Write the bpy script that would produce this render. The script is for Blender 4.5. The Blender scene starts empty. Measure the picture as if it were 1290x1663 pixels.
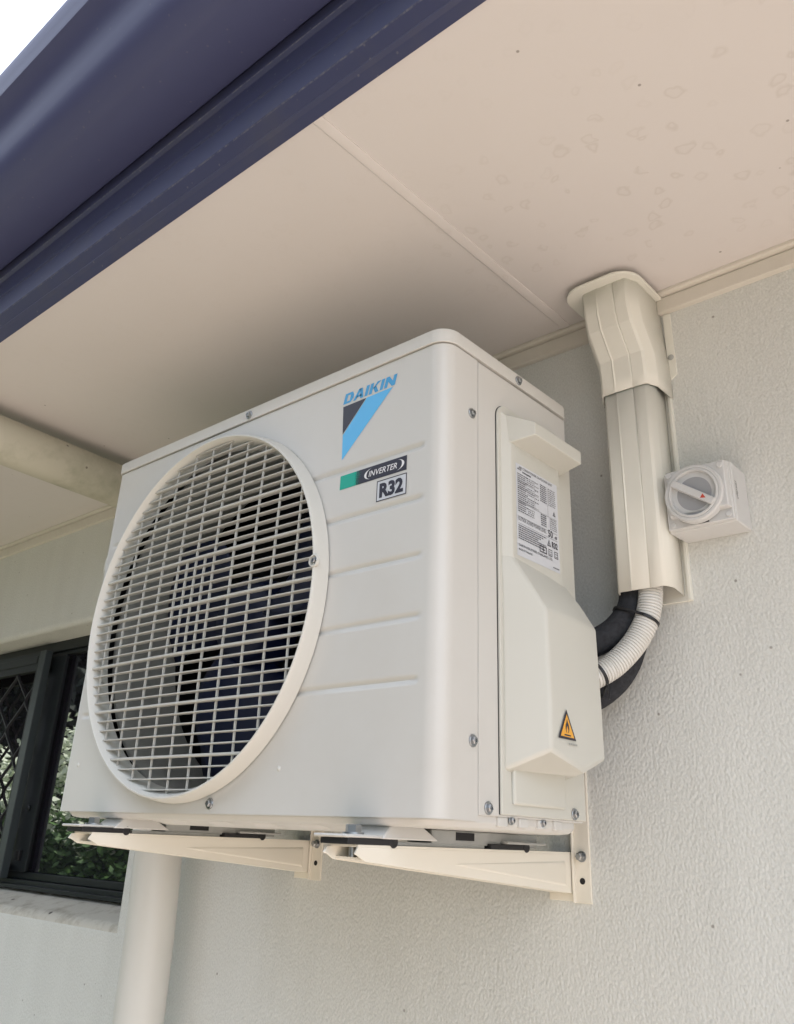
import bpy, bmesh, math, random
from mathutils import Vector, Matrix
random.seed(7)
S = bpy.context.scene
COL = S.collection
R = math.radians

# ------------------------------------------------------------------ camera
cd = bpy.data.cameras.new('camera')
cam = bpy.data.objects.new('camera', cd)
COL.objects.link(cam)
cam.location = (1.201795, -1.012553, -0.020095)
cam.rotation_euler = (1.992806, -0.038153, 0.718558)
cd.sensor_fit = 'HORIZONTAL'
cd.sensor_width = 36.0
cd.lens = 1378.551 / 1290 * 36.0
cd.shift_x = -0.719 / 1290
cd.shift_y = -84.558 / 1290
cd.clip_start = 0.02
cd.clip_end = 2000
S.camera = cam

# ------------------------------------------------------------------ light
SUN_EL, SUN_AZ = 66.0, 122.0          # high sun along the wall from the right (the eave shades the whole wall): azimuth from +Y towards +X
w = bpy.data.worlds.new('World')
S.world = w
w.use_nodes = True
nt = w.node_tree
bg = nt.nodes['Background']
sky = nt.nodes.new('ShaderNodeTexSky')
sky.sky_type = 'NISHITA'
sky.sun_disc = False
sky.sun_elevation = R(SUN_EL)
sky.sun_rotation = R(SUN_AZ)
sky.dust_density = 4.0
sky.air_density = 1.0
sky.ozone_density = 1.0
# thin bright cloud over the sky
ctc = nt.nodes.new('ShaderNodeTexCoord')
cn = nt.nodes.new('ShaderNodeTexNoise')
cn.inputs['Scale'].default_value = 2.2
cn.inputs['Detail'].default_value = 7
cr = nt.nodes.new('ShaderNodeMapRange')
cr.inputs['From Min'].default_value = 0.30
cr.inputs['From Max'].default_value = 0.62
cr.inputs['To Min'].default_value = 0.35
cr.inputs['To Max'].default_value = 0.9
cm = nt.nodes.new('ShaderNodeMix')
cm.data_type = 'RGBA'
cm.inputs[7].default_value = (8.2, 8.9, 9.9, 1)
nt.links.new(ctc.outputs['Generated'], cn.inputs['Vector'])
nt.links.new(cn.outputs['Fac'], cr.inputs['Value'])
nt.links.new(cr.outputs['Result'], cm.inputs[0])
nt.links.new(sky.outputs['Color'], cm.inputs[6])
nt.links.new(cm.outputs[2], bg.inputs['Color'])
bg.inputs['Strength'].default_value = 0.15
sl = bpy.data.lights.new('sun', 'SUN')
sl.energy = 5.0
sl.angle = R(0.5)
sl.color = (1.0, 0.97, 0.93)
so = bpy.data.objects.new('sun', sl)
COL.objects.link(so)
d = Vector((math.sin(R(SUN_AZ)) * math.cos(R(SUN_EL)), math.cos(R(SUN_AZ)) * math.cos(R(SUN_EL)), math.sin(R(SUN_EL))))
so.rotation_euler = d.to_track_quat('Z', 'Y').to_euler()
S.view_settings.view_transform = 'Standard'
S.view_settings.look = 'None'
S.view_settings.exposure = 0.89
S.view_settings.gamma = 1.0

# ------------------------------------------------------------------ measures
W, H = 0.6785, 0.530                   # outdoor unit width and height
YF, YB = -0.3592, -0.100               # its front and back
ZS = 0.720                             # eave lining
GZ = -1.55                             # ground
CX, CZ = 0.271, 0.2515                 # fan centre

# ------------------------------------------------------------------ materials
def nd(t, kind, **kw):
    n = t.nodes.new(kind)
    for k, v in kw.items():
        setattr(n, k, v)
    return n

def mat(name, col, rough=0.5, var=0.05, vscale=9.0, metal=0.0, bump=0.0, bscale=300.0, bdist=0.0005, spec=0.5,
        spots=None, spot_scale=120.0, spot_amt=0.7, coat=0.0, dirt=None, dirt_amt=0.4, dirt_scale=6.0):
    m = bpy.data.materials.new(name)
    m.use_nodes = True
    t = m.node_tree
    L = t.links.new
    p = t.nodes['Principled BSDF']
    p.inputs['Roughness'].default_value = rough
    p.inputs['Metallic'].default_value = metal
    p.inputs['Specular IOR Level'].default_value = spec
    p.inputs['Coat Weight'].default_value = coat
    p.inputs['Coat Roughness'].default_value = 0.15
    tc = nd(t, 'ShaderNodeTexCoord')
    n = nd(t, 'ShaderNodeTexNoise')
    n.inputs['Scale'].default_value = vscale
    n.inputs['Detail'].default_value = 5
    L(tc.outputs['Object'], n.inputs['Vector'])
    mx = nd(t, 'ShaderNodeMix', data_type='RGBA')
    a = [max(0, c * (1 - var)) for c in col]
    b = [min(1, c * (1 + var)) for c in col]
    mx.inputs[6].default_value = (*a, 1)
    mx.inputs[7].default_value = (*b, 1)
    L(n.outputs['Fac'], mx.inputs[0])
    out = mx.outputs[2]
    if dirt:
        n3 = nd(t, 'ShaderNodeTexNoise')
        n3.inputs['Scale'].default_value = dirt_scale
        n3.inputs['Detail'].default_value = 8
        n3.inputs['Roughness'].default_value = 0.65
        L(tc.outputs['Object'], n3.inputs['Vector'])
        r3 = nd(t, 'ShaderNodeMapRange')
        r3.inputs['From Min'].default_value = 0.50
        r3.inputs['From Max'].default_value = 0.72
        r3.inputs['To Max'].default_value = dirt_amt
        L(n3.outputs['Fac'], r3.inputs['Value'])
        m3 = nd(t, 'ShaderNodeMix', data_type='RGBA')
        m3.inputs[7].default_value = (*dirt, 1)
        L(r3.outputs['Result'], m3.inputs[0])
        L(out, m3.inputs[6])
        out = m3.outputs[2]
    if spots:
        v = nd(t, 'ShaderNodeTexVoronoi')
        v.inputs['Scale'].default_value = spot_scale
        L(tc.outputs['Object'], v.inputs['Vector'])
        r = nd(t, 'ShaderNodeMapRange')
        r.inputs['From Min'].default_value = 0.10
        r.inputs['From Max'].default_value = 0.16
        r.inputs['To Min'].default_value = 1.0
        r.inputs['To Max'].default_value = 0.0
        L(v.outputs['Distance'], r.inputs['Value'])
        sep = nd(t, 'ShaderNodeSeparateColor')
        L(v.outputs['Color'], sep.inputs['Color'])
        g = nd(t, 'ShaderNodeMath', operation='GREATER_THAN')
        g.inputs[1].default_value = 0.80
        L(sep.outputs['Red'], g.inputs[0])
        mu = nd(t, 'ShaderNodeMath', operation='MULTIPLY')
        L(r.outputs['Result'], mu.inputs[0])
        L(g.outputs[0], mu.inputs[1])
        mu2 = nd(t, 'ShaderNodeMath', operation='MULTIPLY')
        mu2.inputs[1].default_value = spot_amt
        L(mu.outputs[0], mu2.inputs[0])
        m2 = nd(t, 'ShaderNodeMix', data_type='RGBA')
        m2.inputs[7].default_value = (*spots, 1)
        L(mu2.outputs[0], m2.inputs[0])
        L(out, m2.inputs[6])
        out = m2.outputs[2]
    L(out, p.inputs['Base Color'])
    if bump > 0:
        nb = nd(t, 'ShaderNodeTexNoise')
        nb.inputs['Scale'].default_value = bscale
        nb.inputs['Detail'].default_value = 3
        L(tc.outputs['Object'], nb.inputs['Vector'])
        bp = nd(t, 'ShaderNodeBump')
        bp.inputs['Strength'].default_value = bump
        bp.inputs['Distance'].default_value = bdist
        L(nb.outputs['Fac'], bp.inputs['Height'])
        L(bp.outputs['Normal'], p.inputs['Normal'])
    return m

M = {}
M['white'] = mat('ivory_painted_steel', (0.60, 0.597, 0.575), 0.33, 0.02, 4, bump=0.06, bscale=500, coat=0.12, dirt=(0.50, 0.47, 0.42), dirt_amt=0.25, dirt_scale=3.5)
M['cover'] = mat('ivory_lid_paint', (0.62, 0.615, 0.585), 0.34, 0.015, 4, bump=0.08, bscale=420)
M['plastic'] = mat('ivory_plastic', (0.585, 0.587, 0.54), 0.42, 0.015, 5, bump=0.05, bscale=900)
M['grille'] = mat('ivory_grille_plastic', (0.62, 0.62, 0.585), 0.40, 0.02, 12)
M['bars'] = mat('shaded_ivory_guard_plastic', (0.50, 0.50, 0.47), 0.40, 0.03, 12)  # same plastic as the grille ring, darkened to imitate the bars' self-shadowing
M['duct'] = mat('cream_pvc_duct', (0.77, 0.77, 0.71), 0.46, 0.02, 7)
M['bracket'] = mat('cream_powder_coat', (0.79, 0.755, 0.665), 0.38, 0.02, 8, bump=0.08, bscale=600)
M['pipe'] = mat('cream_pipe_paint', (0.64, 0.635, 0.60), 0.32, 0.04, 6, spots=(0.16, 0.10, 0.06), spot_scale=42, spot_amt=0.5,
                dirt=(0.42, 0.38, 0.25), dirt_amt=0.35, dirt_scale=5)
M['agedpipe'] = mat('weathered_cream_pipe', (0.54, 0.52, 0.43), 0.45, 0.10, 5, spots=(0.07, 0.05, 0.035), spot_scale=46, spot_amt=0.7,
                    dirt=(0.24, 0.25, 0.16), dirt_amt=0.6, dirt_scale=8)
M['trim'] = mat('cream_trim_paint', (0.67, 0.64, 0.58), 0.45, 0.03, 8, dirt=(0.45, 0.42, 0.34), dirt_amt=0.3)
M['zinc'] = mat('galvanised_steel', (0.55, 0.57, 0.58), 0.42, 0.18, 60, metal=0.85, bump=0.1, bscale=200)
M['dull_zinc'] = mat('dull_galvanised_steel', (0.42, 0.43, 0.42), 0.6, 0.15, 70, metal=0.35, bump=0.1, bscale=200)
M['bolt'] = mat('zinc_plated_bolt', (0.36, 0.38, 0.40), 0.34, 0.08, 150, metal=1.0)
M['rubber'] = mat('black_rubber', (0.012, 0.012, 0.014), 0.55, 0.1, 40)
M['foam'] = mat('black_foam_lagging', (0.036, 0.038, 0.044), 0.92, 0.55, 190, bump=0.9, bscale=520, bdist=0.001, spec=0.2)
M['conduit'] = mat('pale_grey_conduit', (0.70, 0.695, 0.67), 0.40, 0.02, 20)
M['blackplastic'] = mat('black_plastic', (0.01, 0.01, 0.012), 0.4, 0.1, 40)
M['switch'] = mat('pale_grey_switch_plastic', (0.60, 0.61, 0.615), 0.32, 0.015, 14)
M['switchdark'] = mat('grey_switch_disc', (0.34, 0.35, 0.37), 0.4, 0.04, 30)
M['red'] = mat('red_print', (0.55, 0.07, 0.04), 0.45, 0.05, 30)
M['logo_blue'] = mat('cyan_blue_print', (0.10, 0.47, 0.86), 0.28, 0.03, 40)
M['logo_text'] = mat('blue_letter_print', (0.045, 0.33, 0.66), 0.28, 0.03, 40)
M['ink'] = mat('navy_black_print', (0.022, 0.022, 0.040), 0.30, 0.1, 60)
M['greyink'] = mat('dark_grey_print', (0.10, 0.10, 0.10), 0.5, 0.1, 60)
M['green'] = mat('green_print', (0.0, 0.36, 0.27), 0.30, 0.06, 60)
M['whiteprint'] = mat('white_print', (0.78, 0.78, 0.80), 0.35, 0.01, 40)
M['label'] = mat('silver_white_label', (0.60, 0.63, 0.68), 0.35, 0.02, 40)
M['amber'] = mat('amber_print', (0.80, 0.40, 0.05), 0.35, 0.05, 60)
M['fan'] = mat('navy_fan_plastic', (0.004, 0.009, 0.040), 0.42, 0.1, 15, spec=0.5)
M['shroud'] = mat('grey_fan_shroud', (0.30, 0.30, 0.28), 0.5, 0.12, 12)
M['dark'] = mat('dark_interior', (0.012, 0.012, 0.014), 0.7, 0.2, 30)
M['fascia'] = mat('deep_blue_colour_steel', (0.047, 0.055, 0.125), 0.42, 0.05, 3, spots=(0.20, 0.20, 0.22), spot_scale=95, spot_amt=0.4,
                  dirt=(0.09, 0.09, 0.11), dirt_amt=0.35, dirt_scale=9)
M['gutter'] = mat('deep_blue_gutter_steel', (0.064, 0.073, 0.165), 0.44, 0.05, 3, spots=(0.16, 0.16, 0.20), spot_scale=80, spot_amt=0.35)
M['roof'] = mat('dark_roof_tile', (0.06, 0.06, 0.07), 0.7, 0.1, 8)
M['dusk_wall'] = mat('charcoal_wall', (0.05, 0.047, 0.055), 0.8, 0.1, 6)
M['frame'] = mat('black_window_aluminium', (0.010, 0.013, 0.016), 0.42, 0.1, 10, spec=0.35)
M['mesh'] = mat('black_screen_mesh', (0.022, 0.022, 0.027), 0.5, 0.1, 20)
M['stile'] = mat('grey_green_screen_edge', (0.035, 0.045, 0.050), 0.36, 0.1, 20)

def glass_mat():
    m = bpy.data.materials.new('dark_tinted_glass')
    m.use_nodes = True
    t = m.node_tree
    p = t.nodes['Principled BSDF']
    n = nd(t, 'ShaderNodeTexNoise')
    n.inputs['Scale'].default_value = 6
    cr = nd(t, 'ShaderNodeMix', data_type='RGBA')
    cr.inputs[6].default_value = (0.010, 0.010, 0.014, 1)
    cr.inputs[7].default_value = (0.018, 0.017, 0.024, 1)
    t.links.new(n.outputs['Fac'], cr.inputs[0])
    t.links.new(cr.outputs[2], p.inputs['Base Color'])
    p.inputs['Roughness'].default_value = 0.015
    p.inputs['IOR'].default_value = 2.5
    return m
M['glass'] = glass_mat()

def wall_mat():
    m = bpy.data.materials.new('textured_cream_render')
    m.use_nodes = True
    t = m.node_tree
    L = t.links.new
    p = t.nodes['Principled BSDF']
    p.inputs['Roughness'].default_value = 0.72
    p.inputs['Specular IOR Level'].default_value = 0.3
    tc = nd(t, 'ShaderNodeTexCoord')
    mp = nd(t, 'ShaderNodeMapping')
    mp.inputs['Rotation'].default_value = (0, R(35), 0)
    mp.inputs['Scale'].default_value = (1.0, 1.0, 0.72)
    L(tc.outputs['Object'], mp.inputs['Vector'])
    big = nd(t, 'ShaderNodeTexNoise')
    big.inputs['Scale'].default_value = 2.2
    big.inputs['Detail'].default_value = 7
    L(tc.outputs['Object'], big.inputs['Vector'])
    mx = nd(t, 'ShaderNodeMix', data_type='RGBA')
    mx.inputs[6].default_value = (0.640, 0.655, 0.632, 1)
    mx.inputs[7].default_value = (0.720, 0.735, 0.718, 1)
    L(big.outputs['Fac'], mx.inputs[0])
    # specks
    v = nd(t, 'ShaderNodeTexVoronoi')
    v.inputs['Scale'].default_value = 26
    L(tc.outputs['Object'], v.inputs['Vector'])
    r = nd(t, 'ShaderNodeMapRange')
    r.inputs['From Min'].default_value = 0.035
    r.inputs['From Max'].default_value = 0.06
    r.inputs['To Min'].default_value = 0.6
    r.inputs['To Max'].default_value = 0.0
    L(v.outputs['Distance'], r.inputs['Value'])
    m2 = nd(t, 'ShaderNodeMix', data_type='RGBA')
    m2.inputs[7].default_value = (0.14, 0.12, 0.10, 1)
    L(r.outputs['Result'], m2.inputs[0])
    L(mx.outputs[2], m2.inputs[6])
    L(m2.outputs[2], p.inputs['Base Color'])
    n1 = nd(t, 'ShaderNodeTexNoise')
    n1.inputs['Scale'].default_value = 420
    n1.inputs['Detail'].default_value = 2
    n1.inputs['Roughness'].default_value = 0.55
    L(mp.outputs['Vector'], n1.inputs['Vector'])
    vg = nd(t, 'ShaderNodeTexVoronoi')
    vg.feature = 'SMOOTH_F1'
    vg.inputs['Scale'].default_value = 300
    vg.inputs['Smoothness'].default_value = 0.4
    L(mp.outputs['Vector'], vg.inputs['Vector'])
    n2 = nd(t, 'ShaderNodeTexNoise')
    n2.inputs['Scale'].default_value = 32
    n2.inputs['Detail'].default_value = 4
    L(tc.outputs['Object'], n2.inputs['Vector'])
    ad = nd(t, 'ShaderNodeMath', operation='MULTIPLY_ADD')
    ad.inputs[1].default_value = 0.30
    L(n2.outputs['Fac'], ad.inputs[0])
    n4 = nd(t, 'ShaderNodeMath', operation='MULTIPLY')
    n4.inputs[1].default_value = 0.45
    L(n1.outputs['Fac'], n4.inputs[0])
    L(n4.outputs[0], ad.inputs[2])
    ad2 = nd(t, 'ShaderNodeMath', operation='MULTIPLY_ADD')
    ad2.inputs[1].default_value = -0.85
    L(vg.outputs['Distance'], ad2.inputs[0])
    L(ad.outputs[0], ad2.inputs[2])
    # sand grains of slightly different tone
    gr = nd(t, 'ShaderNodeMapRange')
    gr.inputs['From Min'].default_value = 0.30
    gr.inputs['From Max'].default_value = 0.70
    gr.inputs['To Min'].default_value = 0.90
    gr.inputs['To Max'].default_value = 1.06
    L(n1.outputs['Fac'], gr.inputs['Value'])
    gm = nd(t, 'ShaderNodeVectorMath', operation='SCALE')
    L(m2.outputs[2], gm.inputs[0])
    # faint rain streaks and trowel patches
    ms = nd(t, 'ShaderNodeMapping')
    ms.inputs['Scale'].default_value = (9.0, 9.0, 1.1)
    L(tc.outputs['Object'], ms.inputs['Vector'])
    ns = nd(t, 'ShaderNodeTexNoise')
    ns.inputs['Scale'].default_value = 1.6
    ns.inputs['Detail'].default_value = 6
    ns.inputs['Roughness'].default_value = 0.6
    L(ms.outputs['Vector'], ns.inputs['Vector'])
    rs_ = nd(t, 'ShaderNodeMapRange')
    rs_.inputs['From Min'].default_value = 0.35
    rs_.inputs['From Max'].default_value = 0.70
    rs_.inputs['To Min'].default_value = 1.02
    rs_.inputs['To Max'].default_value = 0.96
    L(ns.outputs['Fac'], rs_.inputs['Value'])
    gs = nd(t, 'ShaderNodeMath', operation='MULTIPLY')
    L(gr.outputs['Result'], gs.inputs[0]); L(rs_.outputs['Result'], gs.inputs[1])
    L(gs.outputs[0], gm.inputs['Scale'])
    L(gm.outputs[0], p.inputs['Base Color'])
    bp = nd(t, 'ShaderNodeBump')
    bp.inputs['Strength'].default_value = 0.42
    bp.inputs['Distance'].default_value = 0.0021
    L(ad2.outputs[0], bp.inputs['Height'])
    L(bp.outputs['Normal'], p.inputs['Normal'])
    return m
M['wall'] = wall_mat()

def sill_mat():
    m = mat('weathered_cream_sill', (0.60, 0.58, 0.52), 0.8, 0.08, 5, bump=0.7, bscale=140, bdist=0.002, spec=0.3, dirt=(0.24, 0.20, 0.14), dirt_amt=0.6, dirt_scale=26,
            spots=(0.03, 0.025, 0.02), spot_scale=30, spot_amt=0.9)
    return m
M['sill'] = sill_mat()

def soffit_mat():
    m = bpy.data.materials.new('water_marked_eave_paint')
    m.use_nodes = True
    t = m.node_tree
    L = t.links.new
    p = t.nodes['Principled BSDF']
    p.inputs['Roughness'].default_value = 0.55
    p.inputs['Specular IOR Level'].default_value = 0.35
    tc = nd(t, 'ShaderNodeTexCoord')
    big = nd(t, 'ShaderNodeTexNoise')
    big.inputs['Scale'].default_value = 3.0
    big.inputs['Detail'].default_value = 6
    L(tc.outputs['Object'], big.inputs['Vector'])
    mx = nd(t, 'ShaderNodeMix', data_type='RGBA')
    mx.inputs[6].default_value = (0.655, 0.624, 0.612, 1)
    mx.inputs[7].default_value = (0.715, 0.684, 0.674, 1)
    L(big.outputs['Fac'], mx.inputs[0])
    # dried drop rings
    wn = nd(t, 'ShaderNodeTexNoise')
    wn.inputs['Scale'].default_value = 45
    L(tc.outputs['Object'], wn.inputs['Vector'])
    wm = nd(t, 'ShaderNodeMix', data_type='RGBA', blend_type='LINEAR_LIGHT')
    wm.inputs[0].default_value = 0.012
    L(tc.outputs['Object'], wm.inputs[6])
    L(wn.outputs['Color'], wm.inputs[7])
    v = nd(t, 'ShaderNodeTexVoronoi')
    v.voronoi_dimensions = '2D'
    v.inputs['Scale'].default_value = 36
    L(wm.outputs[2], v.inputs['Vector'])
    sep = nd(t, 'ShaderNodeSeparateColor')
    L(v.outputs['Color'], sep.inputs['Color'])
    # radius varies per cell
    rr = nd(t, 'ShaderNodeMapRange')
    rr.inputs['To Min'].default_value = 0.10
    rr.inputs['To Max'].default_value = 0.27
    L(sep.outputs['Green'], rr.inputs['Value'])
    sub = nd(t, 'ShaderNodeMath', operation='SUBTRACT')
    L(v.outputs['Distance'], sub.inputs[0])
    L(rr.outputs['Result'], sub.inputs[1])
    ab = nd(t, 'ShaderNodeMath', operation='ABSOLUTE')
    L(sub.outputs[0], ab.inputs[0])
    ring = nd(t, 'ShaderNodeMapRange')
    ring.inputs['From Min'].default_value = 0.0
    ring.inputs['From Max'].default_value = 0.12
    ring.inputs['To Min'].default_value = 1.0
    ring.inputs['To Max'].default_value = 0.0
    L(ab.outputs[0], ring.inputs['Value'])
    fill = nd(t, 'ShaderNodeMapRange')
    fill.inputs['From Min'].default_value = -0.02
    fill.inputs['From Max'].default_value = 0.02
    fill.inputs['To Min'].default_value = 0.18
    fill.inputs['To Max'].default_value = 0.0
    L(sub.outputs[0], fill.inputs['Value'])
    mxm = nd(t, 'ShaderNodeMath', operation='MAXIMUM')
    L(ring.outputs['Result'], mxm.inputs[0])
    L(fill.outputs['Result'], mxm.inputs[1])
    g = nd(t, 'ShaderNodeMapRange')
    g.inputs['From Min'].default_value = 0.52
    g.inputs['From Max'].default_value = 0.75
    L(sep.outputs['Red'], g.inputs['Value'])
    mu = nd(t, 'ShaderNodeMath', operation='MULTIPLY')
    L(mxm.outputs[0], mu.inputs[0])
    L(g.outputs['Result'], mu.inputs[1])
    # rings gather in one splashed area: centre x 0.86, y -0.22
    sx = nd(t, 'ShaderNodeSeparateXYZ')
    L(tc.outputs['Object'], sx.inputs[0])
    def sq(sock, c, s):
        a = nd(t, 'ShaderNodeMath', operation='SUBTRACT'); L(sock, a.inputs[0]); a.inputs[1].default_value = c
        b = nd(t, 'ShaderNodeMath', operation='DIVIDE'); L(a.outputs[0], b.inputs[0]); b.inputs[1].default_value = s
        q = nd(t, 'ShaderNodeMath', operation='MULTIPLY'); L(b.outputs[0], q.inputs[0]); L(b.outputs[0], q.inputs[1])
        return q
    qa, qb = sq(sx.outputs[0], 0.93, 0.34), sq(sx.outputs[1], -0.24, 0.17)
    sm = nd(t, 'ShaderNodeMath', operation='ADD'); L(qa.outputs[0], sm.inputs[0]); L(qb.outputs[0], sm.inputs[1])
    msk = nd(t, 'ShaderNodeMapRange')
    msk.inputs['From Min'].default_value = 0.25
    msk.inputs['From Max'].default_value = 1.35
    msk.inputs['To Min'].default_value = 0.20
    msk.inputs['To Max'].default_value = 0.03
    L(sm.outputs[0], msk.inputs['Value'])
    mu2 = nd(t, 'ShaderNodeMath', operation='MULTIPLY')
    L(mu.outputs[0], mu2.inputs[0])
    L(msk.outputs['Result'], mu2.inputs[1])
    m2 = nd(t, 'ShaderNodeMix', data_type='RGBA')
    m2.inputs[7].default_value = (0.36, 0.31, 0.25, 1)
    L(mu2.outputs[0], m2.inputs[0])
    L(mx.outputs[2], m2.inputs[6])
    # fly specks
    v2 = nd(t, 'ShaderNodeTexVoronoi')
    v2.inputs['Scale'].default_value = 17
    L(tc.outputs['Object'], v2.inputs['Vector'])
    r2 = nd(t, 'ShaderNodeMapRange')
    r2.inputs['From Min'].default_value = 0.022
    r2.inputs['From Max'].default_value = 0.036
    r2.inputs['To Min'].default_value = 0.6
    r2.inputs['To Max'].default_value = 0.0
    L(v2.outputs['Distance'], r2.inputs['Value'])
    m4 = nd(t, 'ShaderNodeMix', data_type='RGBA')
    m4.inputs[7].default_value = (0.10, 0.08, 0.06, 1)
    L(r2.outputs['Result'], m4.inputs[0])
    L(m2.outputs[2], m4.inputs[6])
    L(m4.outputs[2], p.inputs['Base Color'])
    nb = nd(t, 'ShaderNodeTexNoise')
    nb.inputs['Scale'].default_value = 30
    nb.inputs['Detail'].default_value = 4
    L(tc.outputs['Object'], nb.inputs['Vector'])
    bp = nd(t, 'ShaderNodeBump')
    bp.inputs['Strength'].default_value = 0.12
    bp.inputs['Distance'].default_value = 0.003
    L(nb.outputs['Fac'], bp.inputs['Height'])
    L(bp.outputs['Normal'], p.inputs['Normal'])
    return m
M['soffit'] = soffit_mat()
M['paving'] = mat('warm_concrete_paving', (0.46, 0.375, 0.315), 0.85, 0.18, 3, bump=0.4, bscale=60, bdist=0.004)
M['lawn'] = mat('garden_soil_and_lawn', (0.085, 0.085, 0.050), 0.95, 0.35, 4, bump=0.5, bscale=40, bdist=0.02)
M['leaf'] = mat('green_leaf', (0.10, 0.19, 0.055), 0.5, 0.5, 14)
M['blossom'] = mat('white_blossom', (0.74, 0.80, 0.62), 0.6, 0.15, 30)
M['darkleaf'] = mat('dark_green_leaf', (0.022, 0.034, 0.022), 0.6, 0.5, 5)
M['bark'] = mat('grey_bark', (0.12, 0.09, 0.065), 0.9, 0.3, 20)

def dusty_ridges(m, zs, amt):
    t = m.node_tree
    L = t.links.new
    p = t.nodes['Principled BSDF']
    src = p.inputs['Base Color'].links[0].from_socket
    tc = nd(t, 'ShaderNodeTexCoord')
    sx = nd(t, 'ShaderNodeSeparateXYZ')
    L(tc.outputs['Object'], sx.inputs[0])
    acc = None
    for z in zs:
        a = nd(t, 'ShaderNodeMath', operation='COMPARE')
        a.inputs[1].default_value = z - GZ
        a.inputs[2].default_value = 0.0008
        L(sx.outputs[2], a.inputs[0])
        if acc is None: acc = a
        else:
            b = nd(t, 'ShaderNodeMath', operation='MAXIMUM'); L(acc.outputs[0], b.inputs[0]); L(a.outputs[0], b.inputs[1]); acc = b
    n = nd(t, 'ShaderNodeTexNoise')
    n.inputs['Scale'].default_value = 120
    n.inputs['Detail'].default_value = 8
    n.inputs['Roughness'].default_value = 0.7
    L(tc.outputs['Object'], n.inputs['Vector'])
    r = nd(t, 'ShaderNodeMapRange')
    r.inputs['From Min'].default_value = 0.42
    r.inputs['From Max'].default_value = 0.80
    r.inputs['To Max'].default_value = amt
    L(n.outputs['Fac'], r.inputs['Value'])
    mu = nd(t, 'ShaderNodeMath', operation='MULTIPLY'); L(acc.outputs[0], mu.inputs[0]); L(r.outputs['Result'], mu.inputs[1])
    mx = nd(t, 'ShaderNodeMix', data_type='RGBA')
    mx.inputs[7].default_value = (0.34, 0.34, 0.34, 1)
    L(mu.outputs[0], mx.inputs[0]); L(src, mx.inputs[6])
    L(mx.outputs[2], p.inputs['Base Color'])
dusty_ridges(M['fascia'], (0.7415, 0.7820, 0.8225, 0.8305), 0.55)

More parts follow.
